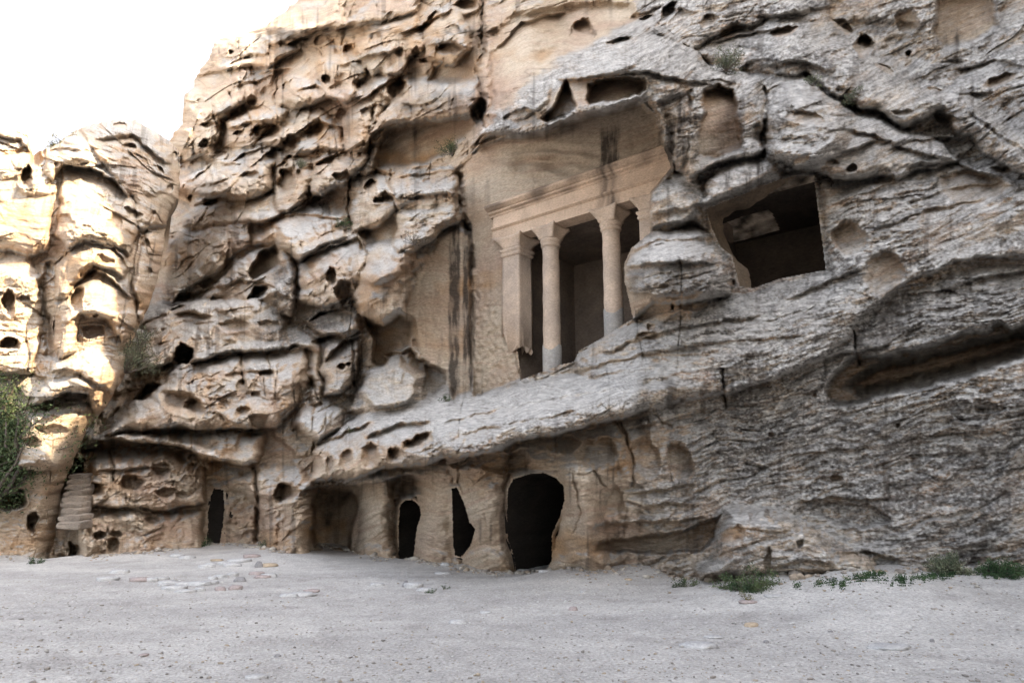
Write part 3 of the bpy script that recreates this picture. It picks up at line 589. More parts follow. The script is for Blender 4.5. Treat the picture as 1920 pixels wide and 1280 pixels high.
    S.crack([(1599,612),(1603,650),(1610,682)], 3, .5); S.crack([(1355,690),(1358,765)], 3, .5); S.crack([(1515,145),(1582,198),(1636,218),(1700,240)], 8, .7); S.crack([(1801,195),(1824,218),(1920,290)], 9, .5)
    S.crack([(1435,165),(1432,220),(1434,270)], 4, .7); S.crack([(1545,665),(1546,700)], 2, .2); S.crack([(1385,90),(1360,130)], 4, .4)
    S.ledge([(1460,704),(1540,670),(1600,618),(1640,574),(1700,532),(1780,494),(1870,480),(1950,482)], .22, 50, 16, .8, .05)
    S.bulge(1262, 515, 100, 84, 0, 1.5); S.ledge([(1172,545),(1240,552),(1345,545)], .4, 26, 6, .3); S.bulge(1262, 385, 50, 44, -15, .5)
    S.poly([(1310,388),(1330,335),(1400,300),(1445,298),(1460,310),(1462,334),(1428,348),(1380,368),(1325,394)], -.7, 12, .3, .6)
    S.ledge([(1290,335),(1330,322),(1400,290),(1452,286)], .15, 20, 8, 2.0, .1)
    S.ledge([(1190,800),(1300,770),(1355,765)], .2, 30)
    S.ledge([(1430,120),(1500,110),(1560,130)], .4, 26); S.ledge([(1560,240),(1640,250),(1720,285),(1800,300)], .3, 26); S.ledge([(1480,560),(1560,520),(1620,500)], .25, 22)
    S.ledge([(1700,310),(1780,300),(1870,330)], .4, 30); S.ledge([(1330,80),(1400,60),(1480,50)], .45, 26); S.ledge([(1180,30),(1240,10),(1300,20)], .4, 24); S.ledge([(930,90),(980,40),(1060,20)], .35, 30)
    # ---- dressed faces
    SXY = (S.X, S.Y); S.X = X+.35*(S.X-X); S.Y = Y+.35*(S.Y-Y)
    m = S.box(840, 1300, 170, 760); d = S.sd(FACADE, m); FM = np.zeros(X.shape, np.float32); FM[m] = ss(d/7)
    m = S.box(740, 900, 410, 770); d = S.sd(STREAKWALL, m); WM = np.zeros(X.shape, np.float32); WM[m] = ss(d/10)
    m = S.box(880, 985, 490, 745)      # damaged rock beside the pilaster
    d = S.sd([(886,500),(905,520),(915,535),(937,575),(950,610),(965,655),(980,710),(900,745),(886,742)], m); RM = np.zeros(X.shape, np.float32); RM[m] = ss(d/5)
    S.X, S.Y = SXY
    # ---- colour regions
    S.grey += -.18*reg(560,150,330,240)+.38*ss((X-1120)/160)*(1-.2*ss((Y-900)/100))+.12*reg(760,400,140,90)-.40*reg(850,960,330,110)-.25*reg(250,950,250,140)+.22*reg(1650,800,330,200)+.18*reg(1000,720,260,50)-.15*reg(600,150,250,150)-.2*reg(1150,830,90,60)+.1*reg(430,600,180,60)
    S.pale += .25*reg(1000,740,300,50)-.1*ss((X-1200)/200)+.5*reg(1120,230,120,60)*0
    S.rose += .15*reg(900,980,350,100)+.15*reg(940,600,60,90); S.warm += .15*reg(640,120,260,150)
    S.fresh[:] = np.clip(S.fresh, 0, 1)
    wt = dict(
        wave=.9+.3*reg(600,200,350,250), patch=1-.6*reg(1650,850,400,260)-.5*reg(880,960,300,100), big=.7-.15*reg(520,220,380,270)+.3*reg(1300,100,300,150)-.35*reg(1600,750,350,260)-.4*reg(900,960,300,110)-.2*reg(1100,740,250,70),
        lobe=.30+.95*reg(560,300,380,330)+.25*reg(1450,120,400,150)-.25*reg(1650,850,380,230)-.25*reg(880,980,300,90)-.1*reg(1100,720,220,60),
        mid=.7-.2*reg(520,220,380,290)-.45*reg(1600,800,400,260)-.5*reg(880,970,300,100),
        fine=1.0-.35*reg(520,230,400,300)+.6*ss((X-1150)/150)-.4*reg(880,970,260,100),
        pillow=.7+.4*reg(520,250,300,250)-.2*reg(1650,800,350,240)-.3*reg(880,960,280,100),
        taf=.40+.85*reg(580,200,340,250)+.25*reg(250,930,240,110)-.25*ss((X-1250)/200),
        joint=.8-.5*ss((X-1200)/200)+.3*reg(500,600,220,200)-.4*reg(880,970,280,100),
        flute=.35+1.0*reg(640,130,360,220)+.4*reg(1150,870,150,80)-.25*ss((X-1300)/100), rough=1.0+.45*ss((X-1200)/200)-.5*reg(880,990,280,90))
    # bedding frame of the face: u along the beds, w across them (metres), dipping to the left
    xs = np.arange(-400, 6000, 20.); ppm = np.interp(xs, [0, 300, 900, 1400, 1920], [40, 42, 60, 78, 98]); us = np.cumsum(20/ppm)
    U_ = np.interp(X, xs, us).astype(np.float32)
    dip = np.interp(Y, [-200, 1100], [.38, .12])
    s = U_; z = ((1000-Y-dip*(X-700)*np.where(X > 700, .8, 1.))/64.).astype(np.float32)
    h, ph = relief(S, s, z, wt, 0, .0)
    B = B0+S.B-h
    # even rims round the openings
    SXY = (S.X, S.Y); S.X, S.Y = X, Y
    for key, P in HOLES.items():
        if key == 'temple': continue
        PP = np.array(P); m = S.box(PP[:, 0].min()-26, PP[:, 0].max()+26, PP[:, 1].min()-26, PP[:, 1].max()+26)
        d = np.maximum(-S.sd(P, m), 0); rel = B[m]-B0[m]; ring = (d > 1) & (d < 9); cmean = np.median(rel[ring])
        w_ = np.exp(-(d/(9. if key == 'window' else 6.))**2); B[m] = B[m]*(1-w_)+(B0[m]+np.clip(rel, cmean-.15, cmean+.15)*.35+cmean*.65)*w_
    S.X, S.Y = SXY
    # dressed planes override
    flat = FAC+.02*pn(X/25, Y/20, 111)+.012*pn(X/6, Y/6, 112)+.45*ss((300-Y)/70-.15*pn(X/60, Y/40, 114))*ss((1215-X)/90)*0+.30*reg(1010,300,110,28)*(.6+pn(X/50,Y/18,115))
    B = B*(1-FM)+(flat-.0)*FM
    rmz = FAC-.10+.10*pn(X/18, Y/30, 113)+.06*pn(X/7, Y/9, 116)
    B = B*(1-RM)+rmz*RM
    wl = 2.25-.006*(880-X)+.03*pn(X/20, Y/60, 117)+.02*pn(X/5, Y/5, 118)
    B = B*(1-WM)+wl*WM
    S.fresh = np.maximum(S.fresh, .8*np.maximum(FM, WM))
    S.grey -= .5*np.maximum(np.maximum(FM, WM), RM); S.pale += .45*RM+.35*FM+.25*FM*ss((330-Y)/60); S.warm -= .35*FM; S.rose += .12*FM
    S.warm += .25*WM
    # round the silhouette
    e = np.clip((X-L[:, None]), 0, 200); B = B+.9*np.exp(-e/7)*(Y < 300)
    # below the ground line the face keeps going down
    # ---- stains, lichen, and tops and undersides painted lighter or darker
    for a in [(842,862,425,740,.95,3),(868,886,415,730,.85,3),(655,680,640,745,.7,5),(1235,1262,240,335,.6,5),(1127,1160,240,345,.85,5),(1270,1285,180,320,.6,6),(690,702,280,330,.4,5),(775,787,220,300,.5,4),
              (1360,1372,320,370,.6,4),(1395,1408,315,360,.6,4),(1418,1432,305,345,.6,4),(1245,1275,205,300,.35,6),(735,760,895,928,.45,6),(985,1005,860,890,.2,6),(1790,1800,60,90,.5,4),(1770,1778,60,95,.4,4)]:
        S.streak(a[0], a[1], a[2], a[3], a[4], a[5])
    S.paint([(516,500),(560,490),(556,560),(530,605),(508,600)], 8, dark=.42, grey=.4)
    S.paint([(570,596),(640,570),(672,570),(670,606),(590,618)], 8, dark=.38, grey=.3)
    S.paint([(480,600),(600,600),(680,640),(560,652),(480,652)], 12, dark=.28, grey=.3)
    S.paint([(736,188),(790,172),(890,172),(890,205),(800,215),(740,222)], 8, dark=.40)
    S.paint([(945,240),(1010,250),(1060,228),(1110,214),(1170,198),(1200,188),(1190,205),(1110,226),(1040,262),(960,268)], 6, dark=.42)  # darker band along the canopy lip
    S.paint([(1176,505),(1340,500),(1330,545),(1190,560)], 12, dark=.5, dust=-.3)  # darker lower half of the boulder
    S.paint([(1180,545),(1330,540),(1340,590),(1195,600)], 10, warm=.5, grey=-.4, dust=-.5)
    S.paint([(905,165),(955,180),(990,215),(960,235),(930,230)], 10, dark=.1)
    S.paint([(1600,590),(1750,560),(1900,540),(1900,600),(1700,640),(1610,650)], 20, dark=.14, grey=.2)  # shade of the right-hand overhang put into the colour
    S.paint([(1360,770),(1700,790),(1940,720),(1940,1060),(1760,1050),(1600,1000),(1380,940)], 40, dark=.10, grey=.15)
    S.paint([(620,930),(655,922),(640,945),(622,990),(606,985),(600,940)], 7, dark=.65)
    S.paint([(1250,700),(1340,692),(1345,710),(1262,728)], 6, rose=.6)
    S.paint([(1245,705),(1262,705),(1266,770),(1250,770)], 5, dark=.5, rose=.5)
    S.paint([(1330,550),(1600,470),(1640,520),(1500,600),(1350,640),(1200,650)], 25, grey=.3, pale=.2)
    S.paint([(700,690),(790,700),(1000,735),(1250,690),(1240,760),(1000,800),(820,830),(640,800),(560,790)], 20, pale=.5, grey=.22)
    S.paint([(420,470),(480,440),(560,420),(640,440),(520,470)], 16, pale=.3)
    S.lich += .22*ss((X-1240)/120)*ss((760-Y)/100); S.grey += .1*ss((X-1240)/120)
    S.paint([(1365,700),(1460,715),(1560,770),(1700,770),(1940,700),(1940,1060),(1760,1050),(1640,1020),(1540,955),(1380,935),(1330,880),(1340,780)], 40, lich=.30)
    S.paint([(1600,600),(1740,545),(1900,520),(1940,590),(1800,610),(1620,660)], 18, lich=.5)  # same overhang shade, painted through the dark lichen tone
    S.paint([(1350,946),(1420,944),(1470,952),(1530,975),(1590,1005),(1560,1012),(1500,990),(1440,975),(1400,985),(1370,990),(1345,1020),(1310,1070),(1295,1075),(1335,1000)], 9, dust=1.0)  # mound top painted pale so it looks lit from above
    S.paint([(1560,1000),(1640,1000),(1790,945),(1800,955),(1700,1010),(1620,1030)], 10, dust=.7)
    S.paint([(660,790),(700,745),(800,735),(850,752),(980,728),(1090,690),(1230,660),(1330,670),(1240,730),(1120,745),(1000,775),(900,795),(830,815),(800,800),(740,830),(700,830)], 12, dust=.75)  # shelf under the temple painted pale to brighten its top
    S.paint([(540,800),(575,757),(620,752),(640,790),(580,820)], 10, dust=.6); S.paint([(1080,690),(1300,615),(1560,560),(1700,480),(1720,500),(1600,590),(1400,640),(1200,668)], 20, dust=.5)
    S.paint([(1430,200),(1470,155),(1520,150),(1600,215),(1700,260),(1620,330),(1450,300)], 20, dust=.4); S.paint([(1180,470),(1240,445),(1330,440),(1340,480),(1180,490)], 8, dust=.5)
    S.paint([(900,255),(980,235),(1060,190),(1060,130),(1200,60),(1290,100),(1340,145),(1240,130),(1130,135),(1070,150),(1000,225)], 12, dust=.45)
    S.paint([(420,480),(480,450),(560,410),(650,400),(640,440),(540,455),(440,510)], 12, dust=.45); S.paint([(560,500),(620,460),(690,450),(690,465),(620,480)], 8, dust=.5)
    S.dark *= (.55+.75*np.clip(.5+fbm(s/.35, z/.5, 3, 121), 0, 1))
    # position
    t = (OFF+B)/dot
    V = np.stack([rx*t, ry*t, EYE+rz*t], -1)
    # rock turns away behind the skyline
    K = 16; dirn = np.stack([rx[:, 0], ry[:, 0], rz[:, 0]*.3], -1); dirn /= np.linalg.norm(dirn, axis=1)[:, None]
    back = []
    for k in range(K, 0, -1):
        q = (k/K)**1.6
        back.append(V[:, 0]+dirn*(9*q)+np.array([.75, -.2, -.2])*(7*q*q)+.25*pn(ys/14, ys*0+k*.4, 131)[:, None]*dirn)
    V = np.concatenate([np.stack(back, 1), V], 1)
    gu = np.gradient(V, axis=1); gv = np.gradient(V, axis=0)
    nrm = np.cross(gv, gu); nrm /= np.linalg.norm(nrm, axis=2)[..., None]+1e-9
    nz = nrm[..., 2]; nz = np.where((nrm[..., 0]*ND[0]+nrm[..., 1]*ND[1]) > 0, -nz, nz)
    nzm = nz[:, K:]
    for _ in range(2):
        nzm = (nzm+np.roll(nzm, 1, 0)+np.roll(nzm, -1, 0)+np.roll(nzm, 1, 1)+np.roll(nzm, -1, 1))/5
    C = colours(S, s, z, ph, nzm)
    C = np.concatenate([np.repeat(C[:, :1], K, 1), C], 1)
    skip = np.zeros(X.shape, bool)
    for k, p in HOLES.items(): skip |= inside(p, X, Y)
    skq = skip[:-1, :-1] & skip[1:, :-1] & skip[1:, 1:] & skip[:-1, 1:]
    skq = np.concatenate([np.zeros((skq.shape[0], K), bool), skq], 1)
    q = grid_quads(V.shape[0], V.shape[1], skq)
    v, q, c = compact(V.reshape(-1, 3), q, C.reshape(-1, 3))
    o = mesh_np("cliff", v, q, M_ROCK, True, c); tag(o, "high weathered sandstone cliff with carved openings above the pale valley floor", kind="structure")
    def bat(px, py):
        r = int(np.clip(np.searchsorted(ys, py), 0, len(ys)-1)); cidx = int(np.argmin(np.abs(X[r]-px)))
        return float(B[r, cidx])
    return o, bat, V[:, K:], X, Y
cliff, BAT, VM, XM, YM = build_main()

# ------------------------------------------------------------------ left rock mass
def build_left():
    topx = [-500,-200,0,25,50,62,84,110,124,150,175,215,255,286,300,319,330,336]
    topy = [150,200,225,232,245,290,280,268,256,240,232,224,225,244,252,266,276,287]
    vR = np.array([287,353,380,403,430,464,487,524,581,625,650,700,732,783,816,850,930,985,1110.])
    xR = np.array([336,337,333,322,313,308,307,300,286,269,256,243,233,200,166,150,112,104,100.])
    nv, nu = 520, 330
    v = np.linspace(0, 1, nv); u = np.r_[np.linspace(-1.3, -.06, 40), np.linspace(-.05, 1, nu)]
    yR = 287+(1110-287)*v; R = np.interp(yR, vR, xR)+2.5*pn(yR/14, yR*0, 5)
    X = R[:, None]*np.clip(u, -9, 1)[None]+0*v[:, None]
    X = np.where(u[None] < 0, 300*u[None], X)
    T = np.interp(X, topx, topy)+3*pn(X/11, X*0, 6)
    Y = T+(1110-T)*v[:, None]
    X = X.astype(np.float32); Y = Y.astype(np.float32)
    S = Sheet(X, Y, 3)
    mac = tps([(-400,1040,2),(0,1035,.6),(60,1050,0),(104,1040,.3),(0,930,.8),(60,900,.3),(110,900,.2),(150,830,.3),(60,760,.5),(150,740,.3),(220,740,1.0),(110,690,.9),(170,660,1.3),(240,680,1.8),
               (20,600,3.0),(60,620,3.0),(120,600,1.8),(200,570,1.8),(260,560,2.6),(20,450,3.4),(90,470,3.0),(170,480,2.2),(240,470,3.0),(300,450,4.6),(20,350,4.2),(110,360,3.6),(200,360,4.0),(300,380,5.4),
               (20,260,5.5),(130,290,4.6),(230,260,6.4),(320,300,7.6),(-400,600,3),(-400,200,6)])
    B0 = mac(X, Y).astype(np.float32)
    rx, ry, rz = ray(X, Y); dot = rx*NL[0]+ry*NL[1]; t0 = (OFFL+B0)/dot
    s = ((rx*t0)*DL[0]+(ry*t0)*DL[1]).astype(np.float32); z = (EYE+rz*t0).astype(np.float32)
    for a in [(168,508,24,12,-20,.6),(195,490,22,12,15,.3),(144,564,13,25,10,.6),(107,618,10,28,0,.4),(175,621,25,14,0,.5),(232,467,15,8,0,.3),(275,457,5,10,0,.4),(280,510,7,9,0,.5),(181,590,5,6,0,.5),
              (17,568,12,24,0,.8),(18,647,22,13,0,1.0),(44,560,12,6,0,.4),(67,300,13,18,20,1.0),(50,333,14,22,20,1.0),(228,235,15,7,0,.5),(242,275,17,7,10,.4),(299,319,9,4,45,.4),(326,292,5,9,0,1.0),(316,353,8,11,0,.8),
              (202,748,18,15,0,.35),(94,808,32,13,0,.3),(20,935,30,24,0,1.4),(62,979,10,20,10,1.4),(134,745,30,10,0,.3),(90,760,26,10,0,.4),(60,830,18,12,0,.3),(250,400,18,9,30,.3),(120,420,20,16,0,.3),(215,420,14,20,0,.25)]: S.bowl(*a)
    for p, dome, Rm in [([(118,310),(168,308),(215,332),(250,370),(262,430),(240,480),(215,458),(161,448),(124,465),(106,440),(112,360)],.9,40),([(104,500),(124,466),(161,448),(215,458),(245,500),(232,520),(215,508),(175,500),(144,526),(128,560),(104,560)],.9,26),
        ([(100,640),(104,570),(128,562),(144,526),(175,502),(215,522),(250,560),(262,620),(230,640),(200,600),(150,590),(140,660),(110,670)],.8,30),([(150,240),(215,215),(286,240),(340,280),(345,350),(325,420),(262,432),(250,370),(215,332),(186,300),(170,270)],.8,35),
        ([(84,280),(118,270),(160,280),(168,305),(118,310),(100,340),(84,320)],.7,16),([(90,700),(100,674),(165,655),(205,672),(235,730),(205,745),(151,700),(90,720)],.8,20),([(60,757),(90,700),(151,696),(200,728),(215,760),(180,800),(165,740),(134,734),(100,748)],.9,22),
        ([(30,880),(50,780),(100,760),(165,760),(185,800),(150,850),(110,880)],.6,26),([(-60,700),(-60,500),(50,470),(75,520),(78,620),(60,700)],.8,36),([(-60,460),(-40,300),(40,290),(95,330),(95,470),(60,480)],.8,40),([(262,440),(320,425),(320,500),(290,600),(262,625),(255,560),(248,500)],.7,28)]: S.mass(p, dome, Rm)
    Mk = S.M
    for _ in range(2): Mk = (Mk+np.roll(Mk, 1, 0)+np.roll(Mk, -1, 0)+np.roll(Mk, 1, 1)+np.roll(Mk, -1, 1))/5
    S.B += Mk
    for p, d, f in [([(60,755),(100,747),(134,732),(167,738)],.6,24),([(88,696),(120,690),(151,694),(200,728)],.25,20),([(100,674),(165,655),(200,668)],.2,18),([(104,490),(124,467),(161,449),(215,460),(240,500)],.35,30),
                    ([(140,526),(175,503),(215,525),(250,560)],.5,34),([(84,280),(118,271),(160,280)],.4,22),([(118,310),(168,311),(215,336),(240,366)],.9,70),([(186,256),(249,251),(279,278),(314,304)],.4,24),
                    ([(0,700),(40,690),(80,705)],.2,20),([(20,872),(70,866),(108,870)],.35,20),([(0,250),(40,262),(55,280)],.4,24),([(130,600),(150,585),(180,580),(215,600)],.3,24)]: S.ledge(p, d*1.2, f)
    S.crack([(92,500),(78,540),(84,600),(94,665)], 10, 1.0); S.crack([(106,310),(110,350),(112,380)], 6, .5); S.crack([(52,640),(54,700)], 3, .3); S.crack([(290,400),(270,440),(255,500),(248,560)], 4, .5)
    S.bulge(170, 430, 70, 90, 10, .4); S.bulge(180, 700, 60, 40, 20, .4)
    wt = dict(wave=1+0*X, lobe=.55+0*X, big=.45+0*X, mid=.5+0*X, fine=.8+0*X, pillow=.6+0*X, taf=.6+0*X, joint=.7+0*X, flute=.3+0*X, rough=1+0*X)
    h, ph = relief(S, s, z, wt, 5, .05)
    S.warm += .1; S.grey -= .15; S.paint([(230,280),(330,290),(330,400),(270,420),(240,340)], 20, grey=.1, dark=.12)
    B = B0+S.B-h
    e = (X-R[:, None]); B = B+1.8*np.exp(-np.abs(e)/16)+1.5*np.exp(-(Y-T)/14)*(X < 335)
    t = (OFFL+B)/dot; V = np.stack([rx*t, ry*t, EYE+rz*t], -1)
    K = 12; add = []
    for k in range(1, K+1):
        q = (k/K)**1.5; d = np.stack([rx[:, -1], ry[:, -1], rz[:, -1]*.2], -1)
        add.append(V[:, -1]+d*(8*q)+np.array([-1.0, .3, 0])*(4*q*q))
    V = np.concatenate([V, np.stack(add, 1)], 1)
    up = []
    for k in range(K, 0, -1):
        q = (k/K)**1.5; d = V[0]*np.array([1, 1, 0]); d = d/np.linalg.norm(d, axis=1)[:, None]
        up.append(V[0]+d*(9*q)+np.array([0, 0, -1.5])*q*q)
    V = np.concatenate([np.stack(up, 0), V], 0)
    gu = np.gradient(V, axis=1); gv = np.gradient(V, axis=0); nrm = np.cross(gv, gu); nrm /= np.linalg.norm(nrm, axis=2)[..., None]+1e-9
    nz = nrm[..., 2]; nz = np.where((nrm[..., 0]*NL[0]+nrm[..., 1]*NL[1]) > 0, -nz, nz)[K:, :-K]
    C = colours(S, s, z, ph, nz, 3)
    C = np.concatenate([C, np.repeat(C[:, -1:], K, 1)], 1); C = np.concatenate([np.repeat(C[:1], K, 0), C], 0)
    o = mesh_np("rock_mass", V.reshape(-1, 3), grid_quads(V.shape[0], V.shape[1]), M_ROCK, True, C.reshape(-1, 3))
    tag(o, "rounded sandstone outcrop with a sunlit crest left of the stair gully", kind="structure")
    return V[K:, :-K], X, Y
VL, XL, YL = build_left()
def at_main(px, py):
    r = int(np.argmin(np.abs(YM[:, 0]-py))); c = int(np.argmin(np.abs(XM[r]-px))); return Vector(VM[r, c])
def at_left(px, py):
    d = (XL-px)**2+(YL-py)**2; r, c = np.unravel_index(np.argmin(d), d.shape); return Vector(VL[r, c])

# unseen canyon wall added past the right edge, shaped to shade the view
NOTCH = 23.0  # height of the skyline gap that lets sun reach the left crest
def build_beyond():
    path = np.array([(36, 29), (22, 17), (13.0, 8.6), (13.3, 5.5), (16, 1), (20.5, -8), (24, -20), (26, -38)])
    n = 330; m = 150
    seg = np.r_[0, np.cumsum(np.hypot(*np.diff(path, axis=0).T))]
    a = np.linspace(0, seg[-1], n); x = np.interp(a, seg, path[:, 0]); y = np.interp(a, seg, path[:, 1])
    top = np.interp(a, [0, seg[2]-1.2, seg[2]+.4, seg[3]-.3, seg[3]+1.2, 60, 90], [56, 52, NOTCH, NOTCH, 44, 44, 40])+1.2*fbm(a/3, a*0, 4, 145)
    v = np.linspace(0, 1, m); z = -1+(top[None]+1)*v[:, None]
    A = np.repeat(a[None], m, 0); set_ = .05*np.clip(z-3, 0, 99)+.6*fbm(A/4, z/3, 4, 141)+.25*fbm(A/1.0, z/.7, 3, 142)
    q, _ = scallop(z+.5*pn(A/5, z/4, 143), 1.6, A, 144); set_ = set_-.4*q
    X = x[None]+set_*.66; Y = y[None]+set_*.75
    V = np.stack([X, Y, z], -1)
    S = type('o', (), {})(); Z = np.zeros_like(X)
    for k in ('pale','rose','warm','fresh','grey','dark','lich','dust'): setattr(S, k, Z.copy())
    S.grey = Z+.2
    C = colours(S, A, z, z, Z+.1)
    o = mesh_np("canyon_shade_wall", V.reshape(-1, 3), grid_quads(m, n), M_ROCK, True, C.reshape(-1, 3))
    tag(o, "unseen sandstone canyon wall right of the view, notched to cast the valley shade", kind="structure")
build_beyond()

# ------------------------------------------------------------------ ground
CON = [(10,1040),(57,1051),(84,1054),(144,1050),(175,1040),(269,1033),(312,1028),(390,1018),(453,1015),(504,1022),(540,1015),(600,1018),(655,1030),(700,1040),(747,1050),(800,1052),(860,1058),(920,1070),(960,1071),(1023,1072),
       (1100,1068),(1200,1058),(1290,1084),(1400,1090),(1500,1077),(1600,1066),(1700,1060),(1800,1060),(1900,1060)]
GP = []
for px, py in CON:
    p = at_main(px, py) if px > 30 else at_left(px, py)
    GP.append((p.x, p.y, min(p.z, .20 if px < 1000 else 9)))
GP = np.array(GP)
def ground_h(x, y):
    x = np.asarray(x, float); y = np.asarray(y, float); sw = 0; sz = 0
    for a, b, c in GP:
        d2 = (x-a)**2+(y-b)**2; w = 1/(d2+.03)**1.6; sw = sw+w; sz = sz+w*c
    base = sz/sw
    dmin = np.full(x.shape, 1e9)
    for a, b, c in GP: dmin = np.minimum(dmin, np.hypot(x-a, y-b))
    f = np.exp(-(dmin/2.4)**2)
    return base*f+.018*pn(x/1.7, y/1.7, 151)+.008*pn(x/.5, y/.5, 152)
def mat_ground():
    m = bpy.data.materials.new("valley_sand"); m.use_nodes = True; N = m.node_tree.nodes; L = m.node_tree.links; b = N["Principled BSDF"]
    b.inputs["Roughness"].default_value = .95; b.inputs["Specular IOR Level"].default_value = .1
    tc = N.new("ShaderNodeTexCoord"); a = N.new("ShaderNodeVertexColor"); a.layer_name = "Col"
    def noise(sc, det=6, ro=.65):
        n = N.new("ShaderNodeTexNoise"); n.inputs["Scale"].default_value = sc; n.inputs["Detail"].default_value = det; n.inputs["Roughness"].default_value = ro
        L.new(tc.outputs["Object"], n.inputs[0]); return n
    n1 = noise(3.0); n2 = noise(26); n3 = noise(90, 3)
    vo = N.new("ShaderNodeTexVoronoi"); vo.inputs["Scale"].default_value = 34; L.new(tc.outputs["Object"], vo.inputs[0])
    def mr(src, a0, a1, b0, b1):
        r = N.new("ShaderNodeMapRange"); r.inputs[1].default_value = a0; r.inputs[2].default_value = a1; r.inputs[3].default_value = b0; r.inputs[4].default_value = b1
        L.new(src, r.inputs[0]); return r.outputs[0]
    def mul(x, y):
        n = N.new("ShaderNodeMath"); n.operation = 'MULTIPLY'; L.new(x, n.inputs[0]); L.new(y, n.inputs[1]); return n.outputs[0]
    f = mul(mul(mr(n1.outputs[0], .3, .7, .88, 1.12), mr(n2.outputs[0], .32, .68, .72, 1.26)), mr(n3.outputs[0], .3, .7, .85, 1.15))
    sc = N.new("ShaderNodeVectorMath"); sc.operation = 'SCALE'; L.new(a.outputs[0], sc.inputs[0]); L.new(f, sc.inputs["Scale"])
    L.new(sc.outputs[0], b.inputs["Base Color"])
    bp = N.new("ShaderNodeBump"); bp.inputs["Strength"].default_value = .8; bp.inputs["Distance"].default_value = .03; L.new(n2.outputs[0], bp.inputs["Height"])
    b2 = N.new("ShaderNodeBump"); b2.inputs["Strength"].default_value = .6; b2.inputs["Distance"].default_value = .012; L.new(vo.outputs[0], b2.inputs["Height"]); L.new(bp.outputs[0], b2.inputs["Normal"])
    L.new(b2.outputs[0], b.inputs["Normal"]); return m
M_GROUND = mat_ground()
def build_ground():
    r = np.r_[np.geomspace(.3, 3.5, 20)[:-1], np.geomspace(3.5, 34, 420), np.geomspace(35, 900, 30)]
    th = np.r_[np.linspace(-math.pi, -.85, 60)[:-1], np.linspace(-.85, .85, 520), np.linspace(.85, math.pi, 60)[1:]]
    Rr, T = np.meshgrid(r, th, indexing='ij'); x = Rr*np.sin(T); y = Rr*np.cos(T)
    z = ground_h(x, y)*np.clip(1.5-Rr/60, 0, 1)
    near = np.clip(1-np.abs(Rr-14)/18, 0, 1)
    z = z+.012*fbm(x/.16, y/.16, 3, 153)*near
    sand = np.array([.355, .337, .315]); pale = np.array([.47, .447, .415]); dk = np.array([.24, .22, .205])
    dmin = np.full(x.shape, 1e9)
    for a, b, c in GP: dmin = np.minimum(dmin, np.hypot(x-a, y-b))
    f = np.clip(.15+.55*np.exp(-(dmin/3.0)**2)+.65*fbm(x/2.6, y/1.1, 5, 154), 0, 1)[..., None]
    c = sand*(1-f)+pale*f
    g = np.clip(.8*fbm(x/.9, y/.9, 4, 155)-.25, 0, .6)[..., None]; c = c*(1-g)+dk*g
    sp = ss((pn(x/.03, y/.03, 156)-.55)/.15)[..., None]*.4*near[..., None]; c = c*(1-sp)+np.array([.6, .58, .55])*sp
    o = mesh_np("ground", np.stack([x, y, z], -1).reshape(-1, 3), grid_quads(len(r), len(th)), M_GROUND, True, c.reshape(-1, 3))
    tag(o, "pale sandy valley floor with scattered grit", kind="structure")
build_ground()
def ground_hit(px, py):
    rx, ry, rz = ray(px, py); rx = np.atleast_1d(rx); ry = np.atleast_1d(ry); rz = np.atleast_1d(rz)
    T = np.linspace(4, 24, 160); out = np.full(rx.shape, np.nan)
    for k in range(len(T)):
        x, y, z = rx*T[k], ry*T[k], EYE+rz*T[k]; m = np.isnan(out) & (z <= ground_h(x, y))
        out[m] = T[k]-.06
    out = np.where(np.isnan(out), np.minimum(EYE/np.maximum(-rz, .05), 24), out)
    return rx*out, ry*out, ground_h(rx*out, ry*out)
def on_ground(px, py):
    x, y, z = ground_hit(px, py); return Vector((float(x[0]), float(y[0]), float(z[0])))

# ------------------------------------------------------------------ chambers behind the openings
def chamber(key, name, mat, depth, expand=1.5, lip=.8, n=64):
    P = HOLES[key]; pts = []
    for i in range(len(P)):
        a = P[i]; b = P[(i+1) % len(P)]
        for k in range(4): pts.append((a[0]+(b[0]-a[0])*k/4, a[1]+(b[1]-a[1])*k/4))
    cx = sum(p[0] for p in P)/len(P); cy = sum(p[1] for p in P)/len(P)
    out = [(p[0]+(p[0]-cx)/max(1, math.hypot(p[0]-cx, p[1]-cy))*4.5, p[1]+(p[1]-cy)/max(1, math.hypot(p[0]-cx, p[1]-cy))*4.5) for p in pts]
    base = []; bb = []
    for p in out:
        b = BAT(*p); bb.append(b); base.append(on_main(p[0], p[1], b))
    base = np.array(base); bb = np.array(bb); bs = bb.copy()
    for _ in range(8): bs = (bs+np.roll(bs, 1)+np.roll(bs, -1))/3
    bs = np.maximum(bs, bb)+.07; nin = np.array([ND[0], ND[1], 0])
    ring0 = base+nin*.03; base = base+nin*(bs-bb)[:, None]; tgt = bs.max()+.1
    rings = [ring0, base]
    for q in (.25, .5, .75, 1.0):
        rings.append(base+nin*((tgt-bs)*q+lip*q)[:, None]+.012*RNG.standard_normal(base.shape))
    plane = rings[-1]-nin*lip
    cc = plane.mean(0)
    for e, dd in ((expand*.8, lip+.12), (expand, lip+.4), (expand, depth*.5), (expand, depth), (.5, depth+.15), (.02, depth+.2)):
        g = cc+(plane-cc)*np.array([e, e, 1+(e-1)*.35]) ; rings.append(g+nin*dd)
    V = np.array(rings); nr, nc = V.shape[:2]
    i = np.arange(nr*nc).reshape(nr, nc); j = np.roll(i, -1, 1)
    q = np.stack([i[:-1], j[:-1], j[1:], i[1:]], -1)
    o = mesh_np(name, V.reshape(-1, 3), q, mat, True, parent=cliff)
    return o
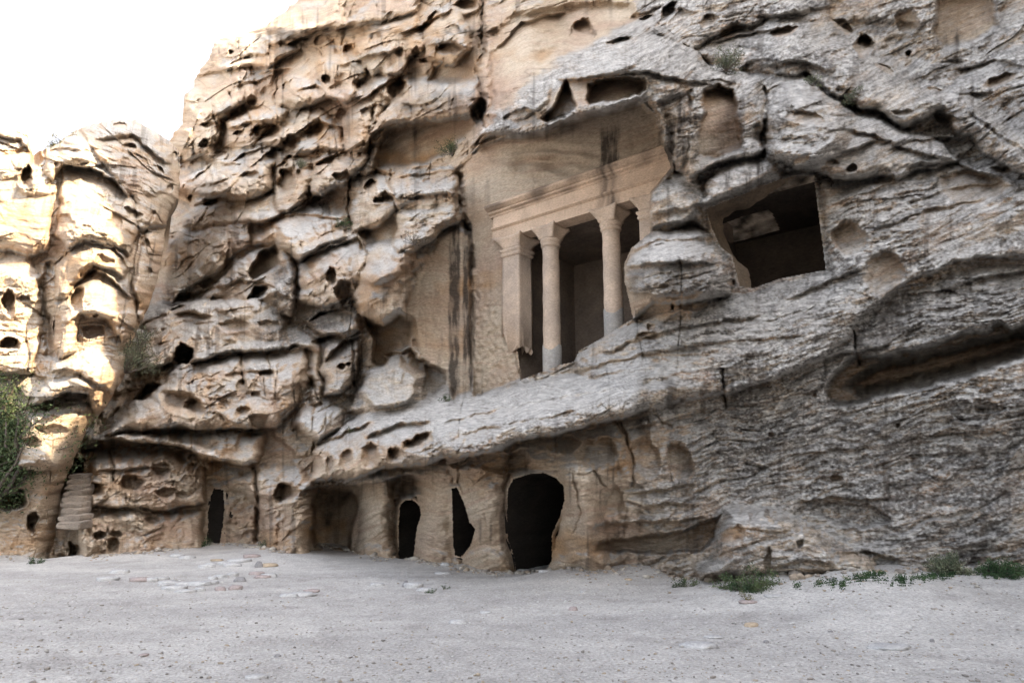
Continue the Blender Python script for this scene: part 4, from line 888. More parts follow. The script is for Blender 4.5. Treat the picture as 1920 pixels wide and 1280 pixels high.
for k, d in (('door_left', 2.5), ('cave_two', 3), ('cave_three', 3), ('cave_big', 4)):
    chamber(k, "cave_chamber", M_CAVE, d, {'door_left': 1.08, 'cave_three': 1.0}.get(k, 1.5))
    o = None
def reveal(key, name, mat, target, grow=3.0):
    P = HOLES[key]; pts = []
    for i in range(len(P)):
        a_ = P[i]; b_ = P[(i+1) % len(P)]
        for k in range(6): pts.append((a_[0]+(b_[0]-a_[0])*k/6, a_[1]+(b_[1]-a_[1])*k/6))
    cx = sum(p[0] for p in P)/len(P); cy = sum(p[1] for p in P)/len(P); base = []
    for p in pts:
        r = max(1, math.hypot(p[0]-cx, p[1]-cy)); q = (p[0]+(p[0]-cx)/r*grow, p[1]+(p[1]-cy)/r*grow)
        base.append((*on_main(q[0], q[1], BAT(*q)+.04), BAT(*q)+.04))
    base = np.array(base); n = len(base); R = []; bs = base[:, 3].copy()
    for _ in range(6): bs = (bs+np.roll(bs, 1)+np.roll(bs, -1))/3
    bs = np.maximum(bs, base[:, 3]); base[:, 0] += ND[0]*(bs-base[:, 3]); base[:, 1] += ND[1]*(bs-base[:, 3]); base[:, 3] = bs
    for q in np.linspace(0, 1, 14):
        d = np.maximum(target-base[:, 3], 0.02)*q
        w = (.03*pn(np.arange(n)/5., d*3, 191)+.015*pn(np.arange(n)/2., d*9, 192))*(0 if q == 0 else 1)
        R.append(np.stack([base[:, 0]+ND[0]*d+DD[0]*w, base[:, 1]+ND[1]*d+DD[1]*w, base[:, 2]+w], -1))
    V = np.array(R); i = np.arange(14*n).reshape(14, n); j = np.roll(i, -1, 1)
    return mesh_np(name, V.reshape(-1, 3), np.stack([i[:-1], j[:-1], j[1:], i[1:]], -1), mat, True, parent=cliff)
def box_room(name, s0, s1, z0, z1, d0, d1, mat, hole=None, parent=cliff, step=.12, amp=.02, seen=None):
    """room with its front side open; faces as noisy grids"""
    V = []; Q = []
    def grid(f, a0, a1, b0, b1, skip=None):
        na = max(2, int(abs(a1-a0)/step)); nb = max(2, int(abs(b1-b0)/step))
        A, Bv = np.meshgrid(np.linspace(a0, a1, na), np.linspace(b0, b1, nb), indexing='ij')
        s, d, z = f(A, Bv); nn = amp*pn(A*2.1, Bv*2.1, 161)+amp*.5*pn(A*9, Bv*5, 162)
        inside_ = (A > a0+1e-3) & (A < a1-1e-3) & (Bv > b0+1e-3) & (Bv < b1-1e-3)
        nn = nn*inside_
        s = s+nn; d = d+nn; z = z+nn
        x = P0[0]+DD[0]*s+ND[0]*d; y = P0[1]+DD[1]*s+ND[1]*d
        base = sum(len(v) for v in V); g = np.stack([x, y, z], -1)
        i = np.arange(na*nb).reshape(na, nb)+base
        q = np.stack([i[:-1, :-1], i[1:, :-1], i[1:, 1:], i[:-1, 1:]], -1)
        if seen is not None:
            gx = (g[:-1, :-1]+g[1:, 1:])/2; dpt = gx[..., 1]*cp+(gx[..., 2]-EYE)*sp; upv = (gx[..., 2]-EYE)*cp-gx[..., 1]*sp
            q = q[~inside(seen, 960+F_PX*gx[..., 0]/dpt, 640-F_PX*upv/dpt)]
        elif skip is not None:
            sk = skip((A[:-1, :-1]+A[1:, 1:])/2, (Bv[:-1, :-1]+Bv[1:, 1:])/2); q = q[~sk]
        V.append(g.reshape(-1, 3)); Q.append(q.reshape(-1, 4))
    o_ = lambda A: A*0
    grid(lambda A, Bv: (A, o_(A)+d1, Bv), s0, s1, z0, z1, hole)
    grid(lambda A, Bv: (o_(A)+s0, A, Bv), d0, d1, z0, z1)
    grid(lambda A, Bv: (o_(A)+s1, A, Bv), d0, d1, z0, z1)
    grid(lambda A, Bv: (A, Bv, o_(A)+z0), s0, s1, d0, d1)
    grid(lambda A, Bv: (A, Bv, o_(A)+z1), s0, s1, d0, d1)
    return mesh_np(name, np.concatenate(V), np.concatenate(Q), mat, True, parent=parent)

# --- window room with a second opening in its back wall
WB = np.mean([BAT(px, py) for px, py in [(1310,400),(1555,420),(1450,550),(1470,320)]])
rim = [loc(px, py, WB) for px, py in HOLES['window']]
s_l = max(r[0] for r in rim)+.5; s_r = min(r[0] for r in rim)-.8; z_t = max(r[1] for r in rim)+.25; z_b = min(r[1] for r in rim)-.3
WD = WB+.85
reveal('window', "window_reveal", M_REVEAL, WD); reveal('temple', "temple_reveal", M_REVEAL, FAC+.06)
DB = WB+3.4
hp = [loc(px, py, DB) for px, py in [(1352,421),(1395,405),(1440,393),(1447,398),(1462,431),(1410,446),(1368,456),(1352,440)]]
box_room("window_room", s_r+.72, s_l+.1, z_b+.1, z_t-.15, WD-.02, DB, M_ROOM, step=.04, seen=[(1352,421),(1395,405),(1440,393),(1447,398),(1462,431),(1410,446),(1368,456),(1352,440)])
hs = [h[0] for h in hp]; hz = [h[1] for h in hp]
sl = np.meshgrid(np.linspace(min(hs)-1.6, max(hs)+1.6, 60), np.linspace(0, 1, 60), indexing='ij')
dz = min(hz)-1.5+sl[1]*5.5; dd = DB+1.0+1.3*sl[1]+.12*fbm(sl[0]*1.5, dz*3, 4, 171)
x = P0[0]+DD[0]*sl[0]+ND[0]*dd; y = P0[1]+DD[1]*sl[0]+ND[1]*dd
cc = np.clip(np.array([.27, .245, .22])*(1+1.3*fbm(sl[0]*2, dz*3, 4, 172)[..., None]), .05, .6)
mesh_np("rock_behind_window", np.stack([x, y, dz], -1).reshape(-1, 3), grid_quads(60, 60), M_ROCK, True, cc.reshape(-1, 3), parent=cliff)

# ------------------------------------------------------------------ carved temple front
temple = empty("temple_front", W(loc(1035, 560, FAC)[0], FAC, loc(1035, 700, FAC)[1]))
tag(temple, "rock-cut temple front with columns, pilaster and moulded entablature high in the cliff", "temple")
def tparent(o, par=None):
    par = par or temple; o.parent = par
    m = Vector(temple.location)
    if par is temple: o.matrix_parent_inverse.identity(); o.location = -m
    return o
def sweep(name, profile, s0, s1, mat, nseg=90, amp=.006, cols=None, par=None):
    """profile = [(proud, z)] swept along the face from s0 to s1 (left to right), capped"""
    S_ = np.linspace(s0, s1, nseg); V = []
    for s in S_:
        for k, (p, z) in enumerate(profile):
            w = amp*(pn(s*2.3, k*.7, 181)+.6*pn(s*8, z*3, 182)); V.append(W(s, FAC-p+w, z+w*.8))
    V = np.array(V, float).reshape(nseg, len(profile), 3); nv = nseg*len(profile)
    i = np.arange(nv).reshape(nseg, -1)
    q = [np.stack([i[:-1, :-1], i[1:, :-1], i[1:, 1:], i[:-1, 1:]], -1).reshape(-1, 4)]
    P = len(profile)
    caps = []
    for row in (0, nseg-1):
        for k in range(1, P-2, 1): caps.append((i[row, 0], i[row, k], i[row, k+1], i[row, k+1]))
    verts = V.reshape(-1, 3).tolist(); faces = [tuple(f) for f in q[0].tolist()]
    faces += [tuple(i[0].tolist()), tuple(i[-1][::-1].tolist())]
    me = bpy.data.meshes.new(name); me.from_pydata(verts, [], faces); me.materials.append(M_ENTAB); me.update()
    SS = np.repeat(S_, P); pr = np.tile(np.array([p for p, z in profile]), nseg); zz = np.tile(np.array([z for p, z in profile]), nseg)
    sa, sb = loc(1127, 330, FAC)[0], loc(1163, 330, FAC)[0]
    dk = .85*ss((sa-SS)/.25+.5)*ss((SS-sb)/.25+.5)*np.clip(.6+.8*pn(SS*9, zz*2, 183), 0, 1)
    dk = np.maximum(dk, .7*ss(pn(SS*1.1, zz*3, 184)*1.6+pr*1.3-.25)*(name == "cornice"))
    c = np.array([.54, .41, .305])*(1+.22*pn(SS*1.7, zz*5, 185)+.12*pn(SS*8, zz*9, 186))[:, None]; c = c*(1-dk[:, None])+np.array([.07, .055, .045])*dk[:, None]
    ca = me.color_attributes.new("Col", 'FLOAT_COLOR', 'POINT'); c4 = np.ones((len(c), 4), np.float32); c4[:, :3] = c; ca.data.foreach_set("color", c4.ravel())
    o = bpy.data.objects.new(name, me); COL.objects.link(o); tparent(o, par); return o
sA0, zA0 = loc(932, 449, FAC-.15); sA1, zA1 = loc(1163, 383, FAC-.15); zA = (zA0+zA1)/2      # underside of the architrave
zF = np.mean([loc(934, 431, FAC-.1)[1], loc(1245, 335, FAC-.1)[1]])                            # fillet between architrave and frieze
zC = np.mean([loc(925, 405, FAC-.2)[1], loc(1240, 300, FAC-.2)[1]])                            # underside of the cornice
s_end = loc(1262, 320, FAC)[0]-.6; s_left = loc(930, 440, FAC)[0]
print("TEMPLE z", zA0, zA1, zF, zC, [loc(934, 431, FAC-.1)[1], loc(1245, 335, FAC-.1)[1]], [loc(925, 405, FAC-.2)[1], loc(1240, 300, FAC-.2)[1]])
sweep("architrave", [(-.35, zA), (.16, zA), (.16, zF-.03), (.19, zF-.02), (.25, zF+.02), (.25, zF+.06), (.14, zF+.09), (-.35, zF+.09)], s_left, s_end, M_CARVED)
sweep("frieze", [(-.3, zF+.085), (.13, zF+.088), (.13, zC), (-.3, zC)], s_left+.0, s_end+.05, M_CARVED)
sweep("cornice", [(-.2, zC-.02), (.15, zC-.02), (.17, zC+.03), (.26, zC+.06), (.27, zC+.11), (.33, zC+.13), (.42, zC+.20), (.43, zC+.25), (.40, zC+.29), (.05, zC+.36), (-.2, zC+.36)], s_left+.12, loc(1254, 300, FAC-.2)[0], M_CARVED, 140, .009)

def loft(name, secs, mat, par, closed_top=True, jitter=0.004):
    """secs = list of (list of (s,dep) outline, z)"""
    n = len(secs[0][0]); V = []
    for k, (outl, z) in enumerate(secs):
        zz = z if hasattr(z, '__len__') else [z]*n
        for j, (s, d) in enumerate(outl):
            w = jitter*math.sin(j*2.1+k*1.7); V.append(W(s+w, d+w, zz[j]))
    F = []
    for k in range(len(secs)-1):
        for j in range(n):
            a = k*n+j; b = k*n+(j+1) % n; F.append((a, b, b+n, a+n))
    F.append(tuple(range(n-1, -1, -1))); F.append(tuple(range((len(secs)-1)*n, len(secs)*n)))
    me = bpy.data.meshes.new(name); me.from_pydata([tuple(map(float, v)) for v in V], [], F); me.materials.append(mat)
    me.polygons.foreach_set("use_smooth", [len(f) == 4 for f in F]); me.update()
    o = bpy.data.objects.new(name, me); COL.objects.link(o)
    o.parent = par
    o.location = -Vector(temple.location) if par is temple else (0, 0, 0)
    return o
def circ(s, d, r, n=32): return [(s+r*math.cos(a*2*math.pi/n), d+r*math.sin(a*2*math.pi/n)) for a in range(n)]
def sq(s, d, r, n=8, concave=0):
    pts = []
    for side in range(4):
        for k in range(n):
            t = -1+2*k/n; inn = 1-concave*(1-t*t)
            x, y = [(t, -inn), (inn, t), (-t, inn), (-inn, -t)][side]
            pts.append((s+x*r, d+y*r))
    return pts
def capital(s, d, r, ztop, par, square=False):
    z0 = ztop-.62; f = sq if square else (lambda s, d, r: circ(s, d, r))
    secs = []
    for q, z in ((1.0, 0), (1.16, .03), (1.20, .07), (1.16, .11), (1.06, .12), (1.22, .15), (1.30, .20), (1.26, .24), (1.12, .25)):
        secs.append((f(s, d, r*q), z0+z))
    m = loft("neck_moulding", secs, M_CARVED, par)
    hs_ = []
    for q, z, c in ((1.05, .25, .0), (1.12, .33, .08), (1.30, .42, .16), (1.62, .52, .24), (1.80, .56, .26), (1.80, .62, .26)):
        hs_.append((sq(s, d, r*q, 8, c), z0+z))
    h = loft("horned_capital", hs_, M_CARVED, par, jitter=.012)
    return z0
def column(px, pyb, r):
    s, _ = loc(px, 560, FAC+.10); zb = loc(px, pyb, FAC)[1]-.5
    d = FAC+.10; zc = zA-.62
    secs = []
    for k in range(15):
        t = k/14; z = zb+(zc-zb)*t; rr = r*(1-.07*t)+.008*math.sin(k*2.3)
        secs.append((circ(s, d, rr), z))
    o = loft("column", secs, M_CARVED, temple)
    capital(s, d, r*.93, zA, o)
    zp = loc(px, pyb-47, FAC)[1]
    loft("plaster_repair", [(circ(s, d, r+.012), zb+.05), (circ(s, d, r+.012), [zp+.10*math.sin(j*.5)+.03*math.sin(j*1.9) for j in range(32)])], M_PLASTER, o, jitter=.003)
    return s
s1 = column(1034, 700, .255); s2 = column(1150, 632, .255)
s3 = 2*s2-s1+.0; s3 = loc(1222, 420, FAC+.1)[0]
secs = [(sq(s3, FAC+.12, .25, 8), loc(1215, 600, FAC)[1]), (sq(s3, FAC+.12, .24, 8), zA-.62)]
o = loft("pilaster", secs, M_CARVED, temple); capital(s3, FAC+.12, .23, zA, o, True)
sp_ = loc(963, 560, FAC)[0]; zpb = loc(975, 655, FAC)[1]
base = sq(sp_, FAC+.17, .33, 8)
secs = [(base, [zpb+.10*math.sin(j*1.3)+(.5 if s > sp_+.1 else 0) for j, (s, d) in enumerate(base)]), (sq(sp_, FAC+.17, .325, 8), zpb+1.2), (sq(sp_, FAC+.17, .31, 8), zA-.62)]
o = loft("pilaster", secs, M_CARVED, temple); capital(sp_, FAC+.17, .30, zA, o, True)
# room behind the columns
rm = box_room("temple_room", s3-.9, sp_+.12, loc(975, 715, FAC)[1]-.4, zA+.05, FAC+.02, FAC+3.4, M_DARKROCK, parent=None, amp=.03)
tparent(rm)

# ------------------------------------------------------------------ steps in the gully
M_STEP = rock_material("worn_step_stone", 1.5, (.34, .275, .215), 1.3)
stair = None; pos = []
flight = [(128+1.6*k, 975-13.0*k+.22*k*k, .30-.010*k) for k in range(9)]
flight += [(156+6.0*k, 842-7.0*k, .24) for k in range(1, 11)]
for i, (px, py, hw) in enumerate(flight):
    pm = at_main(px, py); rx, ry, rz = ray(px, py)
    y_ = (18.2+.30*i) if i < 9 else pm.y-.22
    if i < 9: t = y_/ry
    else: t = y_/ry
    p = Vector((float(rx*t), y_, float(EYE+rz*t)))
    if stair is None:
        stair = empty("stone_staircase", p); tag(stair, "worn rock-cut staircase climbing the gully between the left outcrop and the cliff", "staircase")
    h = .21; bmm = bmesh.new()
    vs_ = []
    for zz in (-h, 0):
        for (a, b) in ((-1, 0), (-.3, -.03), (.35, .02), (1, 0), (1, 1.4), (-1, 1.4)):
            vs_.append(bmm.verts.new(p-stair.location+Vector((a*hw+random.uniform(-.06, .06), b*.42+(.03 if zz < 0 and b < .5 else 0)+random.uniform(-.035, .035), zz-(.07 if zz == 0 and b < .5 else 0)+random.uniform(-.025, .025)))))
    for k in range(6): bmm.faces.new((vs_[k], vs_[(k+1) % 6], vs_[6+(k+1) % 6], vs_[6+k]))
    bmm.faces.new(vs_[6:]); bmm.faces.new(vs_[:6][::-1])
    bmesh.ops.bevel(bmm, geom=bmm.edges[:], offset=.03, segments=2, affect='EDGES')
    me = bpy.data.meshes.new("step"); bmm.to_mesh(me); bmm.free(); me.materials.append(M_STEP)
    o = bpy.data.objects.new("step", me); COL.objects.link(o); o.parent = stair

# ------------------------------------------------------------------ stones
def stone_mesh(sx, sy, sz, seed, mat, flat=0.0, sub=3):
    bm = bmesh.new(); bmesh.ops.create_icosphere(bm, subdivisions=sub, radius=1)
    rr = random.Random(seed); off = Vector((rr.random()*50, rr.random()*50, rr.random()*50))
    from mathutils import noise as mn
    for v in bm.verts:
        c = v.co.copy(); n = mn.fractal(c*1.3+off, 1, 2, 3)*.28; c = c*(1+n)
        for _ in range(2):
            pass
        q = Vector((c.x*sx, c.y*sy, c.z*sz))
        if q.z > sz*(1-flat): q.z = sz*(1-flat)+.25*(q.z-sz*(1-flat))
        v.co = q
    me = bpy.data.meshes.new("stone"); bm.to_mesh(me); bm.free(); me.materials.append(mat)
    me.polygons.foreach_set("use_smooth", [sub > 2]*len(me.polygons)); return me
M_ST_PALE = rock_material("pale_stone", 3, (.45, .425, .395), .9); M_ST_TAN = rock_material("tan_stone", 3, (.40, .31, .215), .6); M_ST_GREY = rock_material("grey_stone", 3, (.25, .23, .215), .6); M_ST_ROSE = rock_material("rose_stone", 3, (.34, .275, .245), .6)
def stone(px, py, w, hgt, mat, label, group=None, name="stone", flat=.3, yaw=None, dep=None):
    p = on_ground(px, py); d = p.y; sx = w/2/F_PX*math.hypot(p.x, p.y)*.97; sz = hgt/F_PX*d
    sy = dep if dep else sx*.7
    o = bpy.data.objects.new(name, stone_mesh(sx, sy, max(sz, .012), int(px*7+py), mat, flat)); COL.objects.link(o)
    o.location = p+Vector((0, 0, .12*sz)); o.rotation_euler = (0, 0, yaw if yaw is not None else random.uniform(-.2, .2))
    tag(o, label, "stone", group); return o
stone(1408,1171,24,7,M_ST_TAN,"tan oval stone lying on bare sand, right of centre")
stone(1075,1143,15,7,M_ST_ROSE,"small brown stone alone on the sand below the big cave")
stone(1310,1210,62,9,M_ST_PALE,"large flat grey slab half buried in the sand below the tan oval stone",name="slab",flat=.6)
stone(1338,1196,34,5,M_ST_PALE,"smaller pale slab behind the large flat grey slab",name="slab",flat=.6)
stone(1668,1212,64,7,M_ST_PALE,"long thin pinkish slab lying flat at the right of the sand",name="slab",flat=.6)
stone(858,1168,34,7,M_ST_PALE,"low pale stone with a pitted top in the open sand, centre")
stone(910,1150,22,4,M_ST_PALE,"narrow pale chip of stone above the pitted low stone",flat=.5)
stone(1178,1086,14,3,M_ST_TAN,"thin tan stone lying near the slot under the cliff")
stone(1093,1112,12,5,M_ST_PALE,"small whitish stone on the sand in front of the big cave")
stone(485,1063,13,10,M_ST_GREY,"grey pointed stone leaning at the end of a tan block",flat=0)
stone(504,1062,30,6,M_ST_TAN,"long tan block beside the grey pointed stone",flat=.3)
stone(450,1090,22,8,M_ST_GREY,"dark grey stone at the right edge of the broken paving")
stone(492,1083,30,6,M_ST_ROSE,"pinkish brown flat stone right of the dark grey stone",flat=.5)
stone(406,1051,22,4,M_ST_TAN,"flat tan stone on the slope above the broken paving",flat=.5)
stone(1402,1128,34,5,M_ST_ROSE,"flat rose slab beside the tiny plant on the sand",name="slab",flat=.6)
stone(1450,1117,30,4,M_ST_PALE,"thin pale slab behind the flat rose slab",name="slab",flat=.6)
stone(1748,1204,7,6,M_ST_GREY,"small dark pebble right of the long thin slab")
stone(1437,1204,9,5,M_ST_GREY,"small brown pebble between the two flat slabs on the right")
stone(1558,1187,8,4,M_ST_GREY,"tiny dark pebble above the long thin slab")
stone(520,1233,12,5,M_ST_GREY,"small grey stone at the lower left of the sand")
stone(480,1272,38,7,M_ST_PALE,"pale slab at the bottom edge of the view",name="slab",flat=.6)
stone(270,1226,16,4,M_ST_ROSE,"small brownish stone at the lower left of the sand, left of the grey one")
stone(775,1053+47,36,9,M_ST_PALE,"whitish bedrock slab poking out of the sand in front of the doorway",name="slab",flat=.4)
stone(800,1106,34,6,M_ST_PALE,"low whitish slab with a green sprig at its side",name="slab",flat=.5)
stone(760,1100,12,10,M_ST_GREY,"grey upright chip at the left end of the whitish bedrock slab",flat=.1)
stone(565,1116,50,7,M_ST_PALE,"pale flaky slab on the sand right of the broken paving",name="slab",flat=.5)
stone(706,1098,26,6,M_ST_PALE,"low pale stone left of the whitish bedrock slab",flat=.4)
stone(980,1069,28,5,M_ST_PALE,"flat pale threshold stone at the mouth of the big cave",flat=.6)
stone(1020,1072,20,5,M_ST_PALE,"small threshold stone right of the flat one at the big cave",flat=.6)
stone(830,1075,30,5,M_ST_PALE,"low pale ledge of stone in front of the narrow cave opening",flat=.6)
stone(835,1060,16,6,M_ST_PALE,"rounded pale stone lying under the narrow cave opening")
stone(706,1036,10,7,M_ST_TAN,"small tan stone at the foot of the pillar between the left caves",flat=0)
stone(718,1038,18,9,M_ST_GREY,"rounded grey stone at the foot of the pillar between the left caves",flat=.1)
stone(1560,1085,10,5,M_ST_GREY,"small grey stone among the creeping weeds")
rr = random.Random(5)
ground_pts = [(262,1088),(200,1087),(268,1087),(283,1090),(318,1091),(310,1098),(330,1104),(350,1098),(372,1096),(392,1094),(400,1086),(418,1083),(436,1078),(384,1064),(396,1058),(420,1056),(436,1062),(350,1045),(330,1045),
              (300,1084),(225,1072),(410,1108),(345,1111),(375,1107),(440,1104),(540,1117),(585,1110),(480,1075),(506,1082),(450,1050),(470,1046)]
for px, py in ground_pts:
    stone(px+rr.uniform(-3, 3), py+rr.uniform(-2, 2), rr.uniform(18, 40), rr.uniform(6, 10), rr.choice([M_ST_PALE, M_ST_PALE, M_ST_ROSE]), "pale flat stone lying in the patch of broken paving on the left", "broken paving stones on the left", "paving_stone", .6)

# grit: thousands of small stones, one mass
def grit(n=8500):
    bm = bmesh.new(); bmesh.ops.create_icosphere(bm, subdivisions=1, radius=1); tv = np.array([v.co[:] for v in bm.verts]); tf = np.array([[v.index for v in f.verts] for f in bm.faces]); bm.free()
    V = []; Fc = []; C = []
    px = RNG.uniform(-30, 1950, n); py = 1075+(1290-1075)*RNG.random(n)**1.0
    rx, ry, rz = ray(px, py); t = EYE/(-rz); x = rx*t; y = ry*t; z = ground_h(x, y)
    sz = np.clip(RNG.lognormal(-5.1, .55, n), .003, .026)
    pal = np.array([(.55,.53,.50),(.26,.235,.21),(.34,.30,.26),(.40,.33,.25),(.45,.42,.38)])
    for i in range(n):
        v = tv*(1+.35*RNG.standard_normal((len(tv), 1))*.5)*np.array([sz[i]*RNG.uniform(.8, 1.6), sz[i], sz[i]*.6])
        a = RNG.uniform(0, 6.28); ca, sa = math.cos(a), math.sin(a)
        v = np.stack([v[:, 0]*ca-v[:, 1]*sa, v[:, 0]*sa+v[:, 1]*ca, v[:, 2]], -1)
        V.append(v+np.array([x[i], y[i], z[i]+sz[i]*.15])); Fc.append(tf+i*len(tv)); C.append(np.repeat(pal[RNG.integers(5)][None], len(tv), 0))
    o = mesh_np("gravel", np.concatenate(V), np.concatenate(Fc), M_ROCK, False, np.concatenate(C), tris=True)
    tag(o, "fine light and dark grit scattered over the sand", kind="stuff")
grit()
def rubble(n=1500):
    bm = bmesh.new(); bmesh.ops.create_icosphere(bm, subdivisions=1, radius=1); tv = np.array([v.co[:] for v in bm.verts]); tf = np.array([[v.index for v in f.verts] for f in bm.faces]); bm.free()
    V = []; Fc = []; C = []; pal = np.array([(.50,.45,.38),(.40,.32,.24),(.30,.26,.22),(.45,.40,.34)])
    for i in range(n):
        k = RNG.uniform(0, len(GP)-1.001); a = GP[int(k)]; b = GP[int(k)+1]; p = a+(b-a)*(k % 1); d = -np.array([p[0], p[1]])/np.hypot(p[0], p[1])
        o_ = abs(RNG.normal(0, .55))+.02; x = p[0]+d[0]*o_; y = p[1]+d[1]*o_; sz = float(np.clip(RNG.lognormal(-3.6, .6), .01, .13))*(1 if o_ < .6 else .7)
        v = tv*(1+.25*RNG.standard_normal((len(tv), 1)))*np.array([sz*RNG.uniform(.8, 1.8), sz, sz*.65]); an = RNG.uniform(0, 6.28); ca, sa = math.cos(an), math.sin(an)
        v = np.stack([v[:, 0]*ca-v[:, 1]*sa, v[:, 0]*sa+v[:, 1]*ca, v[:, 2]], -1); V.append(v+np.array([x, y, float(ground_h(x, y))+sz*.2])); Fc.append(tf+i*len(tv)); C.append(np.repeat(pal[RNG.integers(4)][None], len(tv), 0))
    o = mesh_np("rubble", np.concatenate(V), np.concatenate(Fc), M_ROCK, False, np.concatenate(C), tris=True); tag(o, "small broken rubble lying along the foot of the cliff", kind="stuff")
rubble()

# ------------------------------------------------------------------ plants
def leaf_mat(name, c1, c2):
    m = bpy.data.materials.new(name); m.use_nodes = True; N = m.node_tree.nodes; L = m.node_tree.links; b = N["Principled BSDF"]
    b.inputs["Roughness"].default_value = .7; b.inputs["Specular IOR Level"].default_value = .2
    g = N.new("ShaderNodeTexNoise"); g.inputs["Scale"].default_value = 6; g.inputs["Detail"].default_value = 3; tc = N.new("ShaderNodeTexCoord"); L.new(tc.outputs["Object"], g.inputs[0])
    r = N.new("ShaderNodeValToRGB"); r.color_ramp.elements[0].color = (*c1, 1); r.color_ramp.elements[1].color = (*c2, 1); r.color_ramp.elements[0].position = .38; r.color_ramp.elements[1].position = .62
    L.new(g.outputs[0], r.inputs[0]); L.new(r.outputs[0], b.inputs["Base Color"]); return m
M_LEAF = leaf_mat("dark_leaf", (.030, .050, .022), (.085, .110, .045)); M_SAGE = leaf_mat("sage_leaf", (.07, .085, .05), (.16, .165, .10)); M_DRY = leaf_mat("dry_leaf", (.085, .08, .035), (.17, .15, .065)); M_WEED = leaf_mat("weed_leaf", (.022, .045, .018), (.05, .085, .032))
M_TWIG = rock_material("twig_bark", 4, (.13, .105, .085), .3)
def tube(V, F, pts, r0, r1, n=5):
    base = len(V)
    for k, p in enumerate(pts):
        d = (pts[min(k+1, len(pts)-1)]-pts[max(k-1, 0)]).normalized(); a = d.orthogonal().normalized(); b = d.cross(a); r = r0+(r1-r0)*k/(len(pts)-1)
        for j in range(n):
            t = j*2*math.pi/n; V.append(p+a*r*math.cos(t)+b*r*math.sin(t))
    for k in range(len(pts)-1):
        for j in range(n):
            q = base+k*n; F.append((q+j, q+(j+1) % n, q+n+(j+1) % n, q+n+j))
def bush(name, base, rad, nbr, nleaf, ls, mat, label, cat="bush", group=None, spread=1.0, up=1.0, seed=0, twig=True, trail=None):
    rg = random.Random(seed*31+5); root = empty(name, base); tag(root, label, cat, group)
    V = []; F = []; tips = []
    for i in range(nbr):
        a = rg.uniform(0, 6.283); el = rg.uniform(.15, 1.4); d = Vector((math.cos(a)*math.cos(el)*spread, math.sin(a)*math.cos(el)*spread, math.sin(el)*up))
        ln = rad*rg.uniform(.55, 1.05); pts = [Vector((0, 0, -.05*rad))]
        for k in range(1, 6):
            pts.append(pts[-1]+(d+Vector((rg.gauss(0, .22), rg.gauss(0, .22), rg.gauss(0, .18)))).normalized()*ln/5)
        tube(V, F, pts, .022*rad, .006*rad, 4); tips += pts[2:]
        for _ in range(2):
            s0 = pts[rg.randint(2, 4)]; e = s0+(d+Vector((rg.gauss(0, .7), rg.gauss(0, .7), rg.gauss(0, .5)))).normalized()*ln*.4
            tube(V, F, [s0, (s0+e)/2+Vector((0, 0, .02*rad)), e], .01*rad, .004*rad, 3); tips += [e, (s0+e)/2, e*.8+s0*.2]
    me = bpy.data.meshes.new("branches"); me.from_pydata([v[:] for v in V], [], F); me.materials.append(M_TWIG)
    o = bpy.data.objects.new("branches", me); COL.objects.link(o); o.parent = root
    n = nleaf; tp = np.array([t[:] for t in tips]); g = np.random.default_rng(seed+3)
    c = tp[g.integers(len(tp), size=n)]+g.normal(0, .075*rad, (n, 3)); c[:, 2] = np.maximum(c[:, 2], -.02)
    a = g.normal(size=(n, 3)); a /= np.linalg.norm(a, axis=1)[:, None]; b = np.cross(a, g.normal(size=(n, 3))); b /= np.linalg.norm(b, axis=1)[:, None]
    sz = ls*g.uniform(.6, 1.4, (n, 1)); v = np.stack([c-a*sz, c+b*sz*.38, c+a*sz, c-b*sz*.38], 1).reshape(-1, 3)
    o = mesh_np("foliage", v, np.arange(4*n).reshape(-1, 4), mat, False, parent=root)
    return root
bush("shrub", at_left(16, 950)+Vector((-.25, -.9, -.1)), 3.3, 110, 46000, .044, M_LEAF, "large dark green shrub leaning against the left outcrop", seed=1, up=1.6, spread=.33)
def cl(px, py, out=.12, left=False):
    p = at_left(px, py) if left else at_main(px, py); d = Vector((p.x, p.y, 0)).normalized(); return p-d*out
bush("shrub", cl(238, 700, .5, True), 1.35, 34, 5200, .028, M_SAGE, "grey green bush growing in the gully above the stairs", seed=2, up=1.3)
bush("shrub", at_left(88, 283)+Vector((.1, .9, .15)), 1.05, 26, 3600, .03, M_DRY, "sunlit dry bush on the skyline of the left outcrop", seed=3)
bush("shrub", cl(848, 294), .62, 24, 2200, .022, M_LEAF, "dark bush on the ledge left of the temple recess", seed=4)
bush("shrub", cl(1362, 140, .2), .62, 24, 2400, .022, M_SAGE, "sage bush on the rounded rock brow above the smooth hollow", seed=5)
bush("shrub", cl(562, 318), .42, 18, 1100, .022, M_SAGE, "small bush above the deep hollow in the upper left cliff", seed=6)
bush("shrub", cl(452, 378), .45, 18, 1100, .022, M_SAGE, "small grey bush in the layered rock near the top of the gully", seed=7)
bush("shrub", cl(645, 430, .2), .42, 16, 1100, .022, M_LEAF, "dark bush in the cleft above the broad brow, mid cliff", seed=8)
bush("shrub", cl(776, 462, .2), .45, 22, 200, .018, M_DRY, "bare brown twiggy bush in the cleft beside the streaked wall", seed=9)
bush("shrub", cl(1604, 192), .38, 16, 900, .02, M_SAGE, "small bush on the grey slabs above the square window", seed=10)
bush("shrub", cl(1525, 165), .25, 12, 400, .02, M_SAGE, "tiny bush in the cleft behind the pale dome", seed=11)
bush("tuft", cl(836, 752), .22, 14, 420, .016, M_LEAF, "green tuft on the pale ledge below the black streak", "plant", seed=12)
bush("tuft", cl(655, 812), .2, 10, 160, .016, M_WEED, "thin green sprig hanging on the ledge left of the caves", "plant", seed=13)
